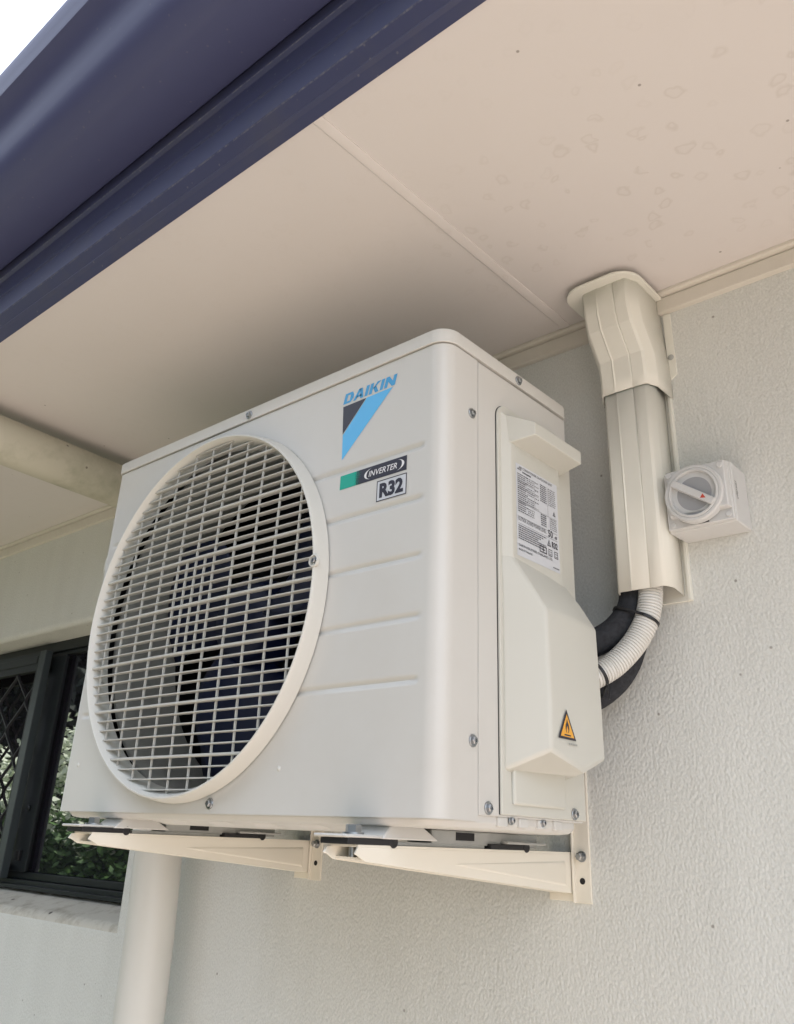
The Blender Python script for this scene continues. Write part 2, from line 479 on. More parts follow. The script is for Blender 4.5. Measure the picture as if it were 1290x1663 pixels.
# ------------------------------------------------------------------ mesh helpers
class MB:
    def __init__(s):
        s.v, s.f, s.mi = [], [], []
    def add(s, vs, fs, mi=0):
        o = len(s.v)
        s.v += [tuple(x) for x in vs]
        for f in fs:
            s.f.append(tuple(i + o for i in f))
            s.mi.append(mi)
        return s
    def box(s, x0, x1, y0, y1, z0, z1, mi=0):
        vs = [(x, y, z) for x in (x0, x1) for y in (y0, y1) for z in (z0, z1)]
        return s.add(vs, [(0, 1, 3, 2), (4, 6, 7, 5), (0, 4, 5, 1), (2, 3, 7, 6), (0, 2, 6, 4), (1, 5, 7, 3)], mi)
    def hexa(s, c, mi=0):          # eight corners: bottom ring of 4, top ring of 4
        return s.add(c, [(3, 2, 1, 0), (4, 5, 6, 7), (0, 1, 5, 4), (1, 2, 6, 5), (2, 3, 7, 6), (3, 0, 4, 7)], mi)
    def loft(s, rings, closed=True, caps=True, mi=0):
        n = len(rings[0])
        vs = [p for r in rings for p in r]
        fs = []
        for k in range(len(rings) - 1):
            for i in range(n if closed else n - 1):
                j = (i + 1) % n
                fs.append((k * n + i, k * n + j, (k + 1) * n + j, (k + 1) * n + i))
        if caps and closed:
            fs.append(tuple(range(n))[::-1])
            fs.append(tuple((len(rings) - 1) * n + i for i in range(n)))
        return s.add(vs, fs, mi)
    def prism(s, poly, axis, a, b, mi=0):     # 2-D polygon swept along an axis between a and b
        def P(u, v, t):
            return {'x': (t, u, v), 'y': (u, t, v), 'z': (u, v, t)}[axis]
        return s.loft([[P(u, v, a) for u, v in poly], [P(u, v, b) for u, v in poly]], mi=mi)
    def tube(s, pts, r, n=20, caps=True, mi=0):
        pts = [Vector(p) for p in pts]
        rs = r if isinstance(r, (list, tuple)) else [r] * len(pts)
        rings = []
        t0 = (pts[1] - pts[0]).normalized()
        up = Vector((0, 0, 1)) if abs(t0.z) < 0.9 else Vector((1, 0, 0))
        u = t0.cross(up).normalized()
        for i, p in enumerate(pts):
            t = (pts[min(i + 1, len(pts) - 1)] - pts[max(i - 1, 0)]).normalized()
            u = (u - t * u.dot(t)).normalized()
            v = t.cross(u)
            rings.append([p + (u * math.cos(2 * math.pi * k / n) + v * math.sin(2 * math.pi * k / n)) * rs[i] for k in range(n)])
        return s.loft(rings, caps=caps, mi=mi)
    def lathe(s, prof, c, ax=(0, -1, 0), n=64, closed=False, mi=0):   # prof: (radius, height along ax)
        ax = Vector(ax).normalized()
        up = Vector((0, 0, 1)) if abs(ax.z) < 0.9 else Vector((1, 0, 0))
        u = ax.cross(up).normalized()
        v = ax.cross(u)
        c = Vector(c)
        rings = [[c + ax * h + (u * math.cos(2 * math.pi * k / n) + v * math.sin(2 * math.pi * k / n)) * r for k in range(n)] for r, h in prof]
        m = len(prof)
        vs = [p for r in rings for p in r]
        fs = []
        for k in range(m if closed else m - 1):
            kk = (k + 1) % m
            for i in range(n):
                j = (i + 1) % n
                fs.append((k * n + i, kk * n + i, kk * n + j, k * n + j))
        if not closed:
            if prof[0][0] > 1e-6: fs.append(tuple(range(n)))
            if prof[-1][0] > 1e-6: fs.append(tuple((m - 1) * n + i for i in range(n))[::-1])
        return s.add(vs, fs, mi)
    def build(s, name, mats, parent=None, smooth=None, bevel=0.0, seg=2, fix=True):
        me = bpy.data.meshes.new(name)
        off = Vector((0, 0, 0))
        p = parent
        while p is not None:
            off += p.location
            p = p.parent
        me.from_pydata([tuple(Vector(v) - off) for v in s.v], [], s.f)
        if not isinstance(mats, (list, tuple)): mats = [mats]
        for m in mats: me.materials.append(M[m])
        for pl, i in zip(me.polygons, s.mi): pl.material_index = i
        if fix:
            bm = bmesh.new(); bm.from_mesh(me)
            bmesh.ops.recalc_face_normals(bm, faces=bm.faces)
            bm.to_mesh(me); bm.free()
        if smooth:
            for pl in me.polygons: pl.use_smooth = True
            me.set_sharp_from_angle(angle=R(smooth))
        o = bpy.data.objects.new(name, me)
        COL.objects.link(o)
        if parent: o.parent = parent
        if bevel:
            b = o.modifiers.new('edge', 'BEVEL')
            b.width = bevel; b.segments = seg; b.limit_method = 'ANGLE'; b.angle_limit = R(25)
            b.harden_normals = False
        return o

def tag(o, label=None, cat=None, group=None, kind=None):
    if label: o['label'] = label
    if cat: o['category'] = cat
    if group: o['group'] = group
    if kind: o['kind'] = kind
    return o

def thing(name, loc, label, cat, group=None):
    o = bpy.data.objects.new(name, None)
    o.empty_display_size = 0.05
    COL.objects.link(o)
    o.location = loc
    return tag(o, label, cat, group)

def text_polys(body, shear=0.0, offset=0.0, extrude=0.0):
    cu = bpy.data.curves.new('lettering', 'FONT')
    cu.body = body; cu.shear = shear; cu.offset = offset; cu.resolution_u = 3
    o = bpy.data.objects.new('lettering', cu)
    COL.objects.link(o)
    dg = bpy.context.evaluated_depsgraph_get()
    dg.update()
    me = bpy.data.meshes.new_from_object(o.evaluated_get(dg))
    vs = [(v.co.x, v.co.y) for v in me.vertices]
    fs = [tuple(p.vertices) for p in me.polygons]
    bpy.data.objects.remove(o); bpy.data.curves.remove(cu); bpy.data.meshes.remove(me)
    return vs, fs

def put_text(mb, body, P, width, height, shear=0.0, offset=0.0, mi=0):
    """lay a word in the box (0..width, 0..height) of the sheet P(u, v)"""
    vs, fs = text_polys(body, shear, offset)
    x0 = min(v[0] for v in vs); x1 = max(v[0] for v in vs); y0 = min(v[1] for v in vs); y1 = max(v[1] for v in vs)
    mb.add([P((x - x0) / (x1 - x0) * width, (y - y0) / (y1 - y0) * height) for x, y in vs], fs, mi)

def bez(p0, p1, p2, p3, n):
    out = []
    for i in range(n + 1):
        t = i / n
        out.append(tuple((1 - t) ** 3 * a + 3 * (1 - t) ** 2 * t * b + 3 * (1 - t) * t * t * c + t ** 3 * d for a, b, c, d in zip(p0, p1, p2, p3)))
    return out

def spline(pts, n=12):         # Catmull-Rom through the points
    P = [Vector(p) for p in pts]
    P = [P[0] * 2 - P[1]] + P + [P[-1] * 2 - P[-2]]
    out = []
    for i in range(1, len(P) - 2):
        for k in range(n):
            t = k / n
            out.append(0.5 * ((2 * P[i]) + (-P[i - 1] + P[i + 1]) * t + (2 * P[i - 1] - 5 * P[i] + 4 * P[i + 1] - P[i + 2]) * t * t + (-P[i - 1] + 3 * P[i] - 3 * P[i + 1] + P[i + 2]) * t ** 3))
    out.append(P[-2])
    return out

# ------------------------------------------------------------------ ground
g = MB(); g.add([(-300, -300, GZ), (300, -300, GZ), (300, 300, GZ), (-300, 300, GZ)], [(0, 1, 2, 3)])
tag(g.build('ground', 'lawn'), kind='structure')
g = MB(); g.box(0.12, 12, -3.4, 0.1, GZ - 0.1, GZ + 0.006)
tag(g.build('path', 'paving'), kind='structure')

# ------------------------------------------------------------------ house
house = thing('house', (0, 0, GZ), 'cream rendered house wall with dark blue gutter and beige eave behind the air conditioner', 'house')
# rendered wall with a recessed window opening
wx0, wx1, wzt, wzb = -2.2, -0.376, 0.430, -0.186
X0, X1, Z0, Z1 = -7.0, 7.0, GZ - 0.05, 0.90
def wl(dd, y):
    zb = wzb + 0.036 * max(0, min(1, y / 0.10))
    return [(wx0 - dd, y, zb - dd), (wx1 + dd, y, zb - dd), (wx1 + dd, y, wzt + dd), (wx0 - dd, y, wzt + dd)]
mb = MB()
rad = 0.014
rings = [[(X0, 0, Z0), (X1, 0, Z0), (X1, 0, Z1), (X0, 0, Z1)], wl(rad, 0)]
for k in range(1, 7):
    a = math.pi / 2 * k / 6
    rings.append(wl(rad * (1 - math.sin(a)), rad * (1 - math.cos(a))))
rings.append(wl(0, 0.13))
for k in range(len(rings) - 1):
    for i in range(4):
        j = (i + 1) % 4
        sill = (k >= 2 and i == 0)
        mb.add([rings[k][i], rings[k][j], rings[k + 1][j], rings[k + 1][i]], [(0, 1, 2, 3)], 1 if sill else 0)
mb.add([(X0, 0.13, Z0), (X1, 0.13, Z0), (X1, 0.13, Z1), (X0, 0.13, Z1)], [(0, 1, 2, 3)])
for (a, b) in (((X0, 0), (X0, 0)), ((X1, 0), (X1, 0))):
    mb.add([(a[0], 0, Z0), (a[0], 0.13, Z0), (a[0], 0.13, Z1), (a[0], 0, Z1)], [(0, 1, 2, 3)])
bmw = mb.build('wall', ['wall', 'sill'], house, smooth=50)

# eave lining, joint strip, cornice
XJ = 0.6412
m = MB(); m.box(X0, XJ - 0.0012, -0.5535, 0.0, ZS, ZS + 0.006); m.build('eave_lining', 'soffit', house)
m = MB(); m.box(XJ + 0.0012, X1, -0.5535, 0.0, ZS, ZS + 0.006); m.build('eave_lining', 'soffit', house)
m = MB(); m.loft([[(XJ + u, y, ZS - h) for u, h in ((-0.0085, -0.003), (-0.0085, 0.0008), (-0.0065, 0.0022), (0.0050, 0.0022), (0.0072, 0.0014), (0.0072, -0.003))] for y in (-0.5530, -0.016)])
m.build('joint_strip', 'soffit', house, smooth=30)
m = MB(); m.prism([(0.0, 0.686), (-0.0085, 0.686), (-0.0095, 0.6872), (-0.0095, 0.7085), (-0.0065, 0.7098), (-0.0065, 0.7112), (-0.0125, 0.7128), (-0.0145, 0.7155), (-0.0145, 0.7198), (0.0, 0.7198)], 'x', X0, X1)
m.build('cornice', 'trim', house, smooth=25)

# fascia and gutter, long pressed-steel profiles
fp = [(-0.552, 0.7185), (-0.553, 0.7165), (-0.578, 0.7405), (-0.5795, 0.7425), (-0.5795, 0.779), (-0.5775, 0.782), (-0.5795, 0.785),
      (-0.5795, 0.818), (-0.584, 0.8225), (-0.584, 0.829), (-0.579, 0.834), (-0.579, 0.96), (-0.567, 0.96), (-0.567, 0.7285)]
m = MB(); m.prism(fp, 'x', X0, X1); m.build('fascia', 'fascia', house, smooth=30)
gp = [(-0.5795, 0.9), (-0.5800, 0.852), (-0.583, 0.848), (-0.590, 0.8465), (-0.655, 0.8440), (-0.664, 0.8455), (-0.671, 0.851)]
for k in range(0, 9):          # ogee front
    t = k / 8
    gp.append((-0.671 - 0.062 * t - 0.005 * math.sin(t * 2 * math.pi), 0.851 + 0.095 * t - 0.006 * math.sin(t * 2 * math.pi)))
gp += [(-0.7345, 0.952), (-0.7365, 0.964), (-0.7400, 0.976), (-0.7405, 0.984), (-0.737, 0.988), (-0.731, 0.986)]
inner = [(y + 0.002, z + 0.002) for y, z in gp[3:]][::-1]
m = MB(); m.prism(gp + inner + [(-0.5785, 0.9)], 'x', X0, X1); m.build('gutter', 'gutter', house, smooth=35)
m = MB()
m.hexa([(X0, -0.62, 0.995), (X1, -0.62, 0.995), (X1, 6.0, 3.2), (X0, 6.0, 3.2), (X0, -0.62, 1.03), (X1, -0.62, 1.03), (X1, 6.0, 3.24), (X0, 6.0, 3.24)])
m.box(X0, X1, -0.577, -0.569, 0.962, 1.008)
m.box(X0, X1, 5.85, 5.99, GZ, 3.15)
m.build('roof', 'roof', house)

# window: black aluminium slider, diamond security screen on the sliding half
FY = 0.098
win = MB()
win.box(wx0, wx1 - 0.001, FY - 0.012, FY + 0.03, 0.404, wzt + 0.012)          # head
win.box(wx0, wx1 - 0.001, FY - 0.004, FY + 0.03, 0.393, 0.4035)
win.box(wx0, wx1 - 0.001, FY - 0.012, FY + 0.03, wzb + 0.03, -0.137)             # track
win.box(wx0, wx1 - 0.001, FY - 0.002, FY + 0.03, -0.1365, -0.121)
win.box(wx0, wx1 - 0.001, FY - 0.022, FY - 0.0125, wzb + 0.03, -0.147)
win.box(-0.425, wx1 - 0.002, FY - 0.003, FY + 0.03, -0.121, 0.393)               # jamb
win.box(-1.04, -0.945, FY - 0.004, FY + 0.028, -0.121, 0.393)                   # interlock
win.box(-1.005, -0.930, FY - 0.010, FY - 0.0042, -0.121, 0.393)
window = win.build('window', 'frame', house, bevel=0.0015)
m = MB(); m.box(-0.944, -0.426, FY + 0.006, FY + 0.012, -0.120, 0.392); m.build('glass_pane', 'glass', window)
m = MB(); m.box(wx0 + 0.05, -1.041, FY + 0.016, FY + 0.022, -0.120, 0.392); m.build('glass_pane', 'glass', window)
SY = 0.064
sc = MB()
sc.box(-1.022, -1.0122, SY - 0.006, SY + 0.012, -0.1365, 0.4035)
sc.box(wx0 + 0.04, -1.0222, SY - 0.004, SY + 0.012, 0.353, 0.4035)
sc.box(wx0 + 0.04, -1.0222, SY - 0.007, SY - 0.0045, 0.372, 0.392)
sc.box(wx0 + 0.04, -1.0222, SY - 0.004, SY + 0.012, -0.1365, -0.103)
sc.box(wx0 + 0.04, wx0 + 0.09, SY - 0.004, SY + 0.012, -0.1025, 0.3525)
sc.build('screen_frame', 'frame', window, bevel=0.0012)
m = MB(); m.box(-1.0118, -0.982, SY - 0.008, SY + 0.012, -0.1365, 0.4035); m.build('screen_stile', 'stile', window, bevel=0.0015)
dm = MB()
px, pz, amp = 0.072, 0.146, 0.0335
nx = int((2.15 - 1.03) / px)
for i in range(-1, nx + 2):
    x0 = -1.024 - i * px
    sgn = 1 if i % 2 == 0 else -1
    L_, R_ = [], []
    zz = -0.103
    while zz <= 0.3535:
        ph = 2 * math.pi * (zz - 0.0245) / pz
        tri = math.sin(ph) - 0.07 * math.sin(3 * ph)
        xx = x0 + sgn * amp * tri
        if wx0 + 0.09 < xx < -1.0215:
            L_.append((xx, zz))
        else:
            if len(L_) > 1:
                R_.append(L_)
            L_ = []
        zz += 0.0046
    if len(L_) > 1: R_.append(L_)
    for run in R_:
        rings = []
        for (xx, zz) in run:
            rings.append([(xx - 0.0030, SY - 0.001, zz), (xx + 0.0030, SY - 0.001, zz), (xx + 0.0030, SY + 0.006, zz), (xx - 0.0030, SY + 0.006, zz)])
        dm.loft(rings)
dm.build('diamond_mesh', 'mesh', window, smooth=40)
m = MB(); m.lathe([(0.007, 0), (0.007, 0.004), (0.004, 0.007), (0, 0.007)], (-0.966, FY - 0.0103, 0.02), n=16)
m.build('screw', 'frame', window, smooth=40)
m = MB()
m.box(-0.974, -0.958, FY - 0.018, FY - 0.0103, -0.098, -0.075)
m.build('latch', 'blackplastic', window, smooth=40, bevel=0.001)

# ------------------------------------------------------------------ downpipe
dp = thing('downpipe', (-0.15, -0.075, GZ), 'round cream downpipe on the wall, running under the eave then down beside the window', 'downpipe')
m = MB(); m.tube([(-0.132, -0.078, GZ), (-0.149, -0.078, -0.18), (-0.165, -0.078, 0.10)], 0.040, 40); m.build('pipe', 'pipe', dp, smooth=60)
m = MB(); m.tube(spline([(-0.165, -0.078, 0.10), (-0.168, -0.078, 0.26), (-0.215, -0.080, 0.40), (-0.32, -0.078, 0.545), (-0.378, -0.072, 0.615), (-0.402, -0.062, 0.655)]), 0.0412, 32)
m.build('offset_bend', 'pipe', dp, smooth=60)
m = MB(); m.tube([(-0.4055, -0.060, 0.660), (-0.366, -0.548, 0.660), (-0.360, -0.63, 0.668)], 0.0450, 40); m.build('eave_pipe', 'agedpipe', dp, smooth=60)
m = MB(); m.tube([(-0.360, -0.625, 0.640), (-0.360, -0.625, 0.846)], 0.046, 32); m.build('gutter_outlet', 'pipe', dp, smooth=60)

# ------------------------------------------------------------------ air conditioner
ac = thing('air_conditioner', (W / 2, (YF + YB) / 2, -0.02), 'ivory outdoor air conditioner unit with round fan grille on two wall brackets', 'air conditioner')

# pressed front panel wrapping round the right corner
zc_ribs = (0.3842, 0.3215, 0.2563, 0.1912, 0.1270)
def recess(x, z):
    for zr in zc_ribs:
        dz = z - zr
        if abs(dz) < 0.0052:
            end = 1.0
            if x > 0.640: end = max(0.0, min(1.0, (0.651 - x) / 0.008))
            if x < 0.022: end = max(0.0, min(1.0, (x - 0.014) / 0.008))
            return 0.0029 * (math.cos(dz / 0.0052 * math.pi) * 0.5 + 0.5) * end
    return 0.0
r1, r2 = 0.005, 0.021
path = [(0.0, YB, None)]
for k in range(6):
    a = math.pi / 2 * k / 5
    path.append((r1 - r1 * math.cos(a), YF + r1 - r1 * math.sin(a), None))
x = 0.010
while x < W - r2 - 0.002:
    path.append((x, YF, 1)); x += 0.0036
for k in range(13):
    a = math.pi / 2 * k / 12
    path.append((W - r2 + r2 * math.sin(a), YF + r2 - r2 * math.cos(a), None))
path.append((W, -0.2985, None))
zs = []
z = 0.0
while z < 0.5099:
    zs.append(z); z += 0.0017
zs.append(0.510)
verts, faces = [], []
n = len(path)
for z in zs:
    for (x, y, fl) in path:
        verts.append((x, y + (recess(x, z) if fl else 0.0), z))
for k in range(len(zs) - 1):
    zm = (zs[k] + zs[k + 1]) / 2
    for i in range(n - 1):
        xm = (path[i][0] + path[i + 1][0]) / 2
        if path[i][1] < YF + 0.001 and math.hypot(xm - CX, zm - CZ) < 0.2360: continue
        faces.append((k * n + i, k * n + i + 1, (k + 1) * n + i + 1, (k + 1) * n + i))
m = MB(); m.add(verts, faces)
# returns: folded edges give the sheet thickness at the seam and along the bottom
m.box(0.004, W - 0.03, YF + 0.0008, YF + 0.012, 0.0005, 0.0018)
m.box(W - 0.040, W - 0.0012, YF + 0.028, -0.2990, 0.0005, 0.0018)
m.build('front_panel', 'white', ac, smooth=40, fix=False)

# lid
def rrect(x0, x1, y0, y1, rf_l, rf_r, rb, n=10):
    out = []
    for (cx, cy, r, a0) in ((x0 + rf_l, y0 + rf_l, rf_l, 180), (x1 - rf_r, y0 + rf_r, rf_r, 270), (x1 - rb, y1 - rb, rb, 0), (x0 + rb, y1 - rb, rb, 90)):
        for k in range(n + 1):
            a = R(a0 + 90 * k / n)
            out.append((cx + r * math.cos(a), cy + r * math.sin(a)))
    return out
def shrink(x, s):
    return rrect(-0.0028 + s, W + 0.0028 - s, YF - 0.0030 + s, YB + 0.003 - s, max(0.008 - s, .001), max(0.024 - s, .001), max(0.010 - s, .001))
m = MB()
m.loft([[(a, b, z) for a, b in shrink(0, s)] for s, z in ((0.0022, 0.5112), (0.0005, 0.5108), (0, 0.5112), (0, 0.5262), (0.0010, 0.5288), (0.0032, 0.5300))])
m.build('lid', 'cover', ac, smooth=35)

# right side sheet
m = MB()
m.box(W - 0.010, W - 0.0001, -0.2968, YB, 0.0055, 0.5095)
m.build('side_panel', 'white', ac, bevel=0.001)
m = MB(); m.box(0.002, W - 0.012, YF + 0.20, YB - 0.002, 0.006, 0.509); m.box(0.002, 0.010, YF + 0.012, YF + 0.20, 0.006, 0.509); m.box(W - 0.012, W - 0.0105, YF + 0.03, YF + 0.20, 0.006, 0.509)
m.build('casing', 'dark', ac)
m = MB()
m.hexa([(-0.022, YF + 0.010, 0.352), (0.0, YF + 0.008, 0.345), (0.0, YF + 0.15, 0.345), (-0.022, YF + 0.14, 0.352), (-0.022, YF + 0.010, 0.372), (0.0, YF + 0.006, 0.385), (0.0, YF + 0.15, 0.385), (-0.022, YF + 0.14, 0.372)])
m.build('side_grip', 'plastic', ac, bevel=0.005, seg=3)

# moulded service cover on the right side
m = MB()
poly = []
y0, y1, z0, z1, rr = -0.2620, YB + 0.002, 0.0075, 0.4690, 0.018
for k in range(9):
    a = R(180 - 90 * k / 8)
    poly.append((y0 + rr + rr * math.cos(a), z1 - rr + rr * math.sin(a)))
poly += [(y1, z1), (y1, z0), (y0, z0)]
gap_mb = MB()
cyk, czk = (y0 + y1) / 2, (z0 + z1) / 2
gap_mb.prism([(y0 + rr - (rr + 0.0012) * math.cos(R(90 * k / 8)), z1 - rr + (rr + 0.0006) * math.sin(R(90 * k / 8))) for k in range(9)] + [(y1, z1 + 0.0006), (y1, z0), (y0 - 0.0012, z0)], 'x', W - 0.0004, W + 0.0003)
gap_mb.build('gap_shadow', 'dark', ac)  # thin dark sheet stands in for the shadowed gap round the service cover
m.prism(poly, 'x', W - 0.0005, W + 0.0032)
def sect(z, p, yf, yb, ybase=-0.2575, yback=None):
    return [(W + 0.0015, ybase, z), (W + p, yf, z), (W + p, yb, z), (W + 0.0015, (yb + 0.006) if yback is None else yback, z)]
# raised label plateau
m.loft([sect(0.060, 0.012, -0.2475, -0.141), sect(0.300, 0.012, -0.2475, -0.141), sect(0.448, 0.012, -0.2475, -0.141), sect(0.4585, 0.004, -0.254, -0.137)])
# grip
m.loft([[(W + 0.004, -0.2515, 0.4155), (W + 0.041, -0.2395, 0.4230), (W + 0.041, -0.1340, 0.4220), (W + 0.004, -0.1300, 0.4150)],
        [(W + 0.004, -0.2530, 0.4560), (W + 0.040, -0.2385, 0.4400), (W + 0.040, -0.1310, 0.4400), (W + 0.004, -0.1240, 0.4560)]])
cov = m.build('service_cover', 'plastic', ac, smooth=40, bevel=0.0035, seg=4)
m = MB()
m.loft([[(W + 0.002, -0.2578, 0.0490), (W + 0.046, -0.2345, 0.0700), (W + 0.0480, -0.1785, 0.0555), (W + 0.0460, -0.1255, 0.0690), (W + 0.002, -0.1200, 0.0520), (W + 0.002, -0.1880, 0.0350)],
        [(W + 0.002, -0.2578, 0.120), (W + 0.046, -0.2340, 0.120), (W + 0.0475, -0.1785, 0.120), (W + 0.0460, -0.1255, 0.120), (W + 0.002, -0.1200, 0.120), (W + 0.002, -0.1880, 0.120)],
        [(W + 0.002, -0.2578, 0.215), (W + 0.045, -0.2340, 0.215), (W + 0.0460, -0.1785, 0.214), (W + 0.0440, -0.1250, 0.2125), (W + 0.002, -0.1190, 0.215), (W + 0.002, -0.1880, 0.215)],
        [(W + 0.002, -0.2578, 0.245), (W + 0.0285, -0.2410, 0.245), (W + 0.0290, -0.1785, 0.245), (W + 0.0260, -0.1270, 0.243), (W + 0.002, -0.1220, 0.245), (W + 0.002, -0.1880, 0.245)],
        [(W + 0.002, -0.2578, 0.278), (W + 0.0110, -0.2480, 0.278), (W + 0.0110, -0.1785, 0.272), (W + 0.0090, -0.1300, 0.268), (W + 0.002, -0.1260, 0.266), (W + 0.002, -0.1880, 0.278)]])
m.build('valve_housing', 'plastic', cov, smooth=40, bevel=0.0055, seg=5)
m = MB(); m.box(W + 0.002, W + 0.0075, -0.2455, -0.146, 0.0175, 0.075); m.build('cover_boss', 'plastic', cov, bevel=0.003, seg=3, smooth=40)

# base pan with pressed ribs
m = MB()
def panring(s, z): return [(a, b, z) for a, b in rrect(0.006 + s, W - 0.004 - s, YF + 0.005 + s, YB + 0.001 - s, 0.02, 0.03, 0.02, 6)]
m.loft([panring(0.0, 0.0065), panring(0.0, -0.001), panring(0.004, -0.006), panring(0.012, -0.0075)])
for k in range(7):
    x0 = 0.10 + k * 0.078
    if abs(x0 - 0.10) < 0.02 or abs(x0 - 0.57) < 0.03: continue
    m.hexa([(x0 + .008, YF + 0.05, -0.012), (x0 + 0.035, YF + 0.05, -0.012), (x0 + 0.035, YB - 0.04, -0.012), (x0 + .008, YB - 0.04, -0.012),
            (x0, YF + 0.03, -0.0074), (x0 + 0.045, YF + 0.03, -0.0074), (x0 + 0.045, YB - 0.03, -0.0074), (x0, YB - 0.03, -0.0074)])
for yy in (-0.262, -0.225, -0.190, -0.158):
    m.box(W - 0.006, W - 0.001, yy, yy + 0.016, -0.0035, 0.0055)
m.build('base_pan', 'white', ac, smooth=40, bevel=0.001)

# feet: formed steel rails under the pan with a bolt tab at the front
def foot(xc):
    m = MB()
    m.box(xc - 0.022, xc + 0.022, -0.404, -0.338, -0.0188, -0.0158)
    m.hexa([(xc - 0.024, -0.356, -0.0190), (xc + 0.024, -0.356, -0.0190), (xc + 0.024, -0.270, -0.0190), (xc - 0.024, -0.270, -0.0190),
            (xc - 0.020, -0.335, -0.0010), (xc + 0.020, -0.335, -0.0010), (xc + 0.020, -0.302, -0.0010), (xc - 0.020, -0.302, -0.0010)])
    m.build('foot', 'white', ac, bevel=0.0016, smooth=40)
    m = MB()
    m.box(xc - 0.018, xc + 0.016, -0.272, -0.075, -0.0215, -0.0078)
    m.box(xc - 0.026, xc + 0.026, -0.150, -0.070, -0.0188, -0.0158)
    m.build('foot_rail', 'dull_zinc', ac, bevel=0.0012)
    m = MB(); m.box(xc + 0.0155, xc + 0.0168, -0.232, -0.200, -0.0172, -0.0095); m.build('rail_slot', 'dark', ac)
foot(0.585); foot(0.118)

# fan, shroud and guard
m = MB()
m.lathe([(0.2330, -0.0180), (0.2290, -0.0185), (0.2250, -0.024), (0.2225, -0.034), (0.2215, -0.045), (0.2215, -0.120), (0.224, -0.120), (0.226, -0.045), (0.2300, -0.026), (0.2330, -0.022)], (CX, YF + 0.0006, CZ), n=128, closed=True)
m.build('fan_shroud', 'shroud', ac, smooth=40)
fan = MB()
fc = Vector((CX, YF + 0.092, CZ))
fan.lathe([(0, 0.034), (0.030, 0.033), (0.052, 0.027), (0.060, 0.016), (0.062, -0.03), (0.0, -0.03)], fc, n=48)
hub = fan.build('fan', 'fan', ac, smooth=40)
for b in range(3):
    m = MB()
    base = R(25 + 120 * b)
    rings = []
    for i in range(11):
        r_ = 0.055 + (0.208 - 0.055) * i / 10
        row = []
        span = R(74) * (0.72 + 0.28 * math.sin(math.pi * min(1, i / 8)))
        for j in range(15):
            s = j / 14
            ang = base + (s - 0.5) * span + 0.35 * (i / 10) ** 1.5
            dep = (s - 0.5) * (0.062 - 0.018 * i / 10) - 0.012 * math.sin(math.pi * s)
            row.append((fc.x + r_ * math.cos(ang), fc.y + dep, fc.z + r_ * math.sin(ang)))
        rings.append(row)
    m.loft(rings, closed=False, caps=False)
    o = m.build('blade', 'fan', hub, smooth=60)
    so_ = o.modifiers.new('thick', 'SOLIDIFY'); so_.thickness = 0.0022
m = MB()
RO = 0.2405
ring = [(0.2412, 0.0016), (0.2406, 0.004), (0.2386, 0.0150), (0.2377, 0.0195), (0.2366, 0.0212), (0.2350, 0.0214), (0.2338, 0.0200), (0.2322, 0.0140), (0.2262, 0.002), (0.2240, -0.005), (0.2300, -0.005), (0.2366, 0.0016)]
m.lathe(ring, (CX, YF, CZ), n=160, closed=True)
guard = m.build('fan_guard', 'grille', ac, smooth=35)
m = MB()
SP = 0.0126
zh = 0.2523
def hbar(z, w_, d0, d1, x0=None, x1=None):
    rr = 0.2318
    hw = math.sqrt(max(0, rr * rr - (z - CZ) ** 2))
    if hw < 0.01: return
    x0, x1 = CX - hw, CX + hw
    # slightly domed front edge
    nseg = 14
    rings = []
    for i in range(nseg + 1):
        xx = x0 + (x1 - x0) * i / nseg
        q = ((xx - CX) ** 2 + (z - CZ) ** 2) / rr ** 2
        dome = 0.0045 * (1 - q)
        yf, yb = YF - d0 - dome, YF - d1 - dome * 0.5
        rings.append([(xx, yf + w_ * .25, z - w_ / 2), (xx, yf, z - w_ * .22), (xx, yf, z + w_ * .22), (xx, yf + w_ * .25, z + w_ / 2), (xx, yb, z + w_ * .42), (xx, yb, z - w_ * .42)])
    m.loft(rings)
for k in range(-18, 19):
    z = zh + k * SP
    if k % 5 == 0: hbar(z, 0.0032, 0.0152, 0.0080)
    else: hbar(z, 0.0016, 0.0138, 0.0066)
def vbar(x, w_, zlo=None, zhi=None):
    rr = 0.2312
    hw = math.sqrt(max(0, rr * rr - (x - CX) ** 2))
    a, b = CZ - hw, CZ + hw
    if zlo is not None: a, b = zlo, zhi
    nseg = 12
    rings = []
    for i in range(nseg + 1):
        z = a + (b - a) * i / nseg
        q = ((x - CX) ** 2 + (z - CZ) ** 2) / rr ** 2
        dome = 0.0045 * (1 - q)
        yf, yb = YF - 0.0118 - dome, YF - 0.0096 - dome * 0.8
        rings.append([(x - w_ / 2, yf, z), (x + w_ / 2, yf, z), (x + w_ / 2, yb, z), (x - w_ / 2, yb, z)])
    m.loft(rings)
for k in range(-6, 7):
    x = 0.267 + 0.0395 * k
    if abs(x - CX) < 0.224: vbar(x, 0.0019)
for x in (0.2475, 0.2868):
    vbar(x, 0.0019, zh - 5 * SP, zh + 5 * SP)
m.build('guard_bars', 'bars', guard, smooth=35)

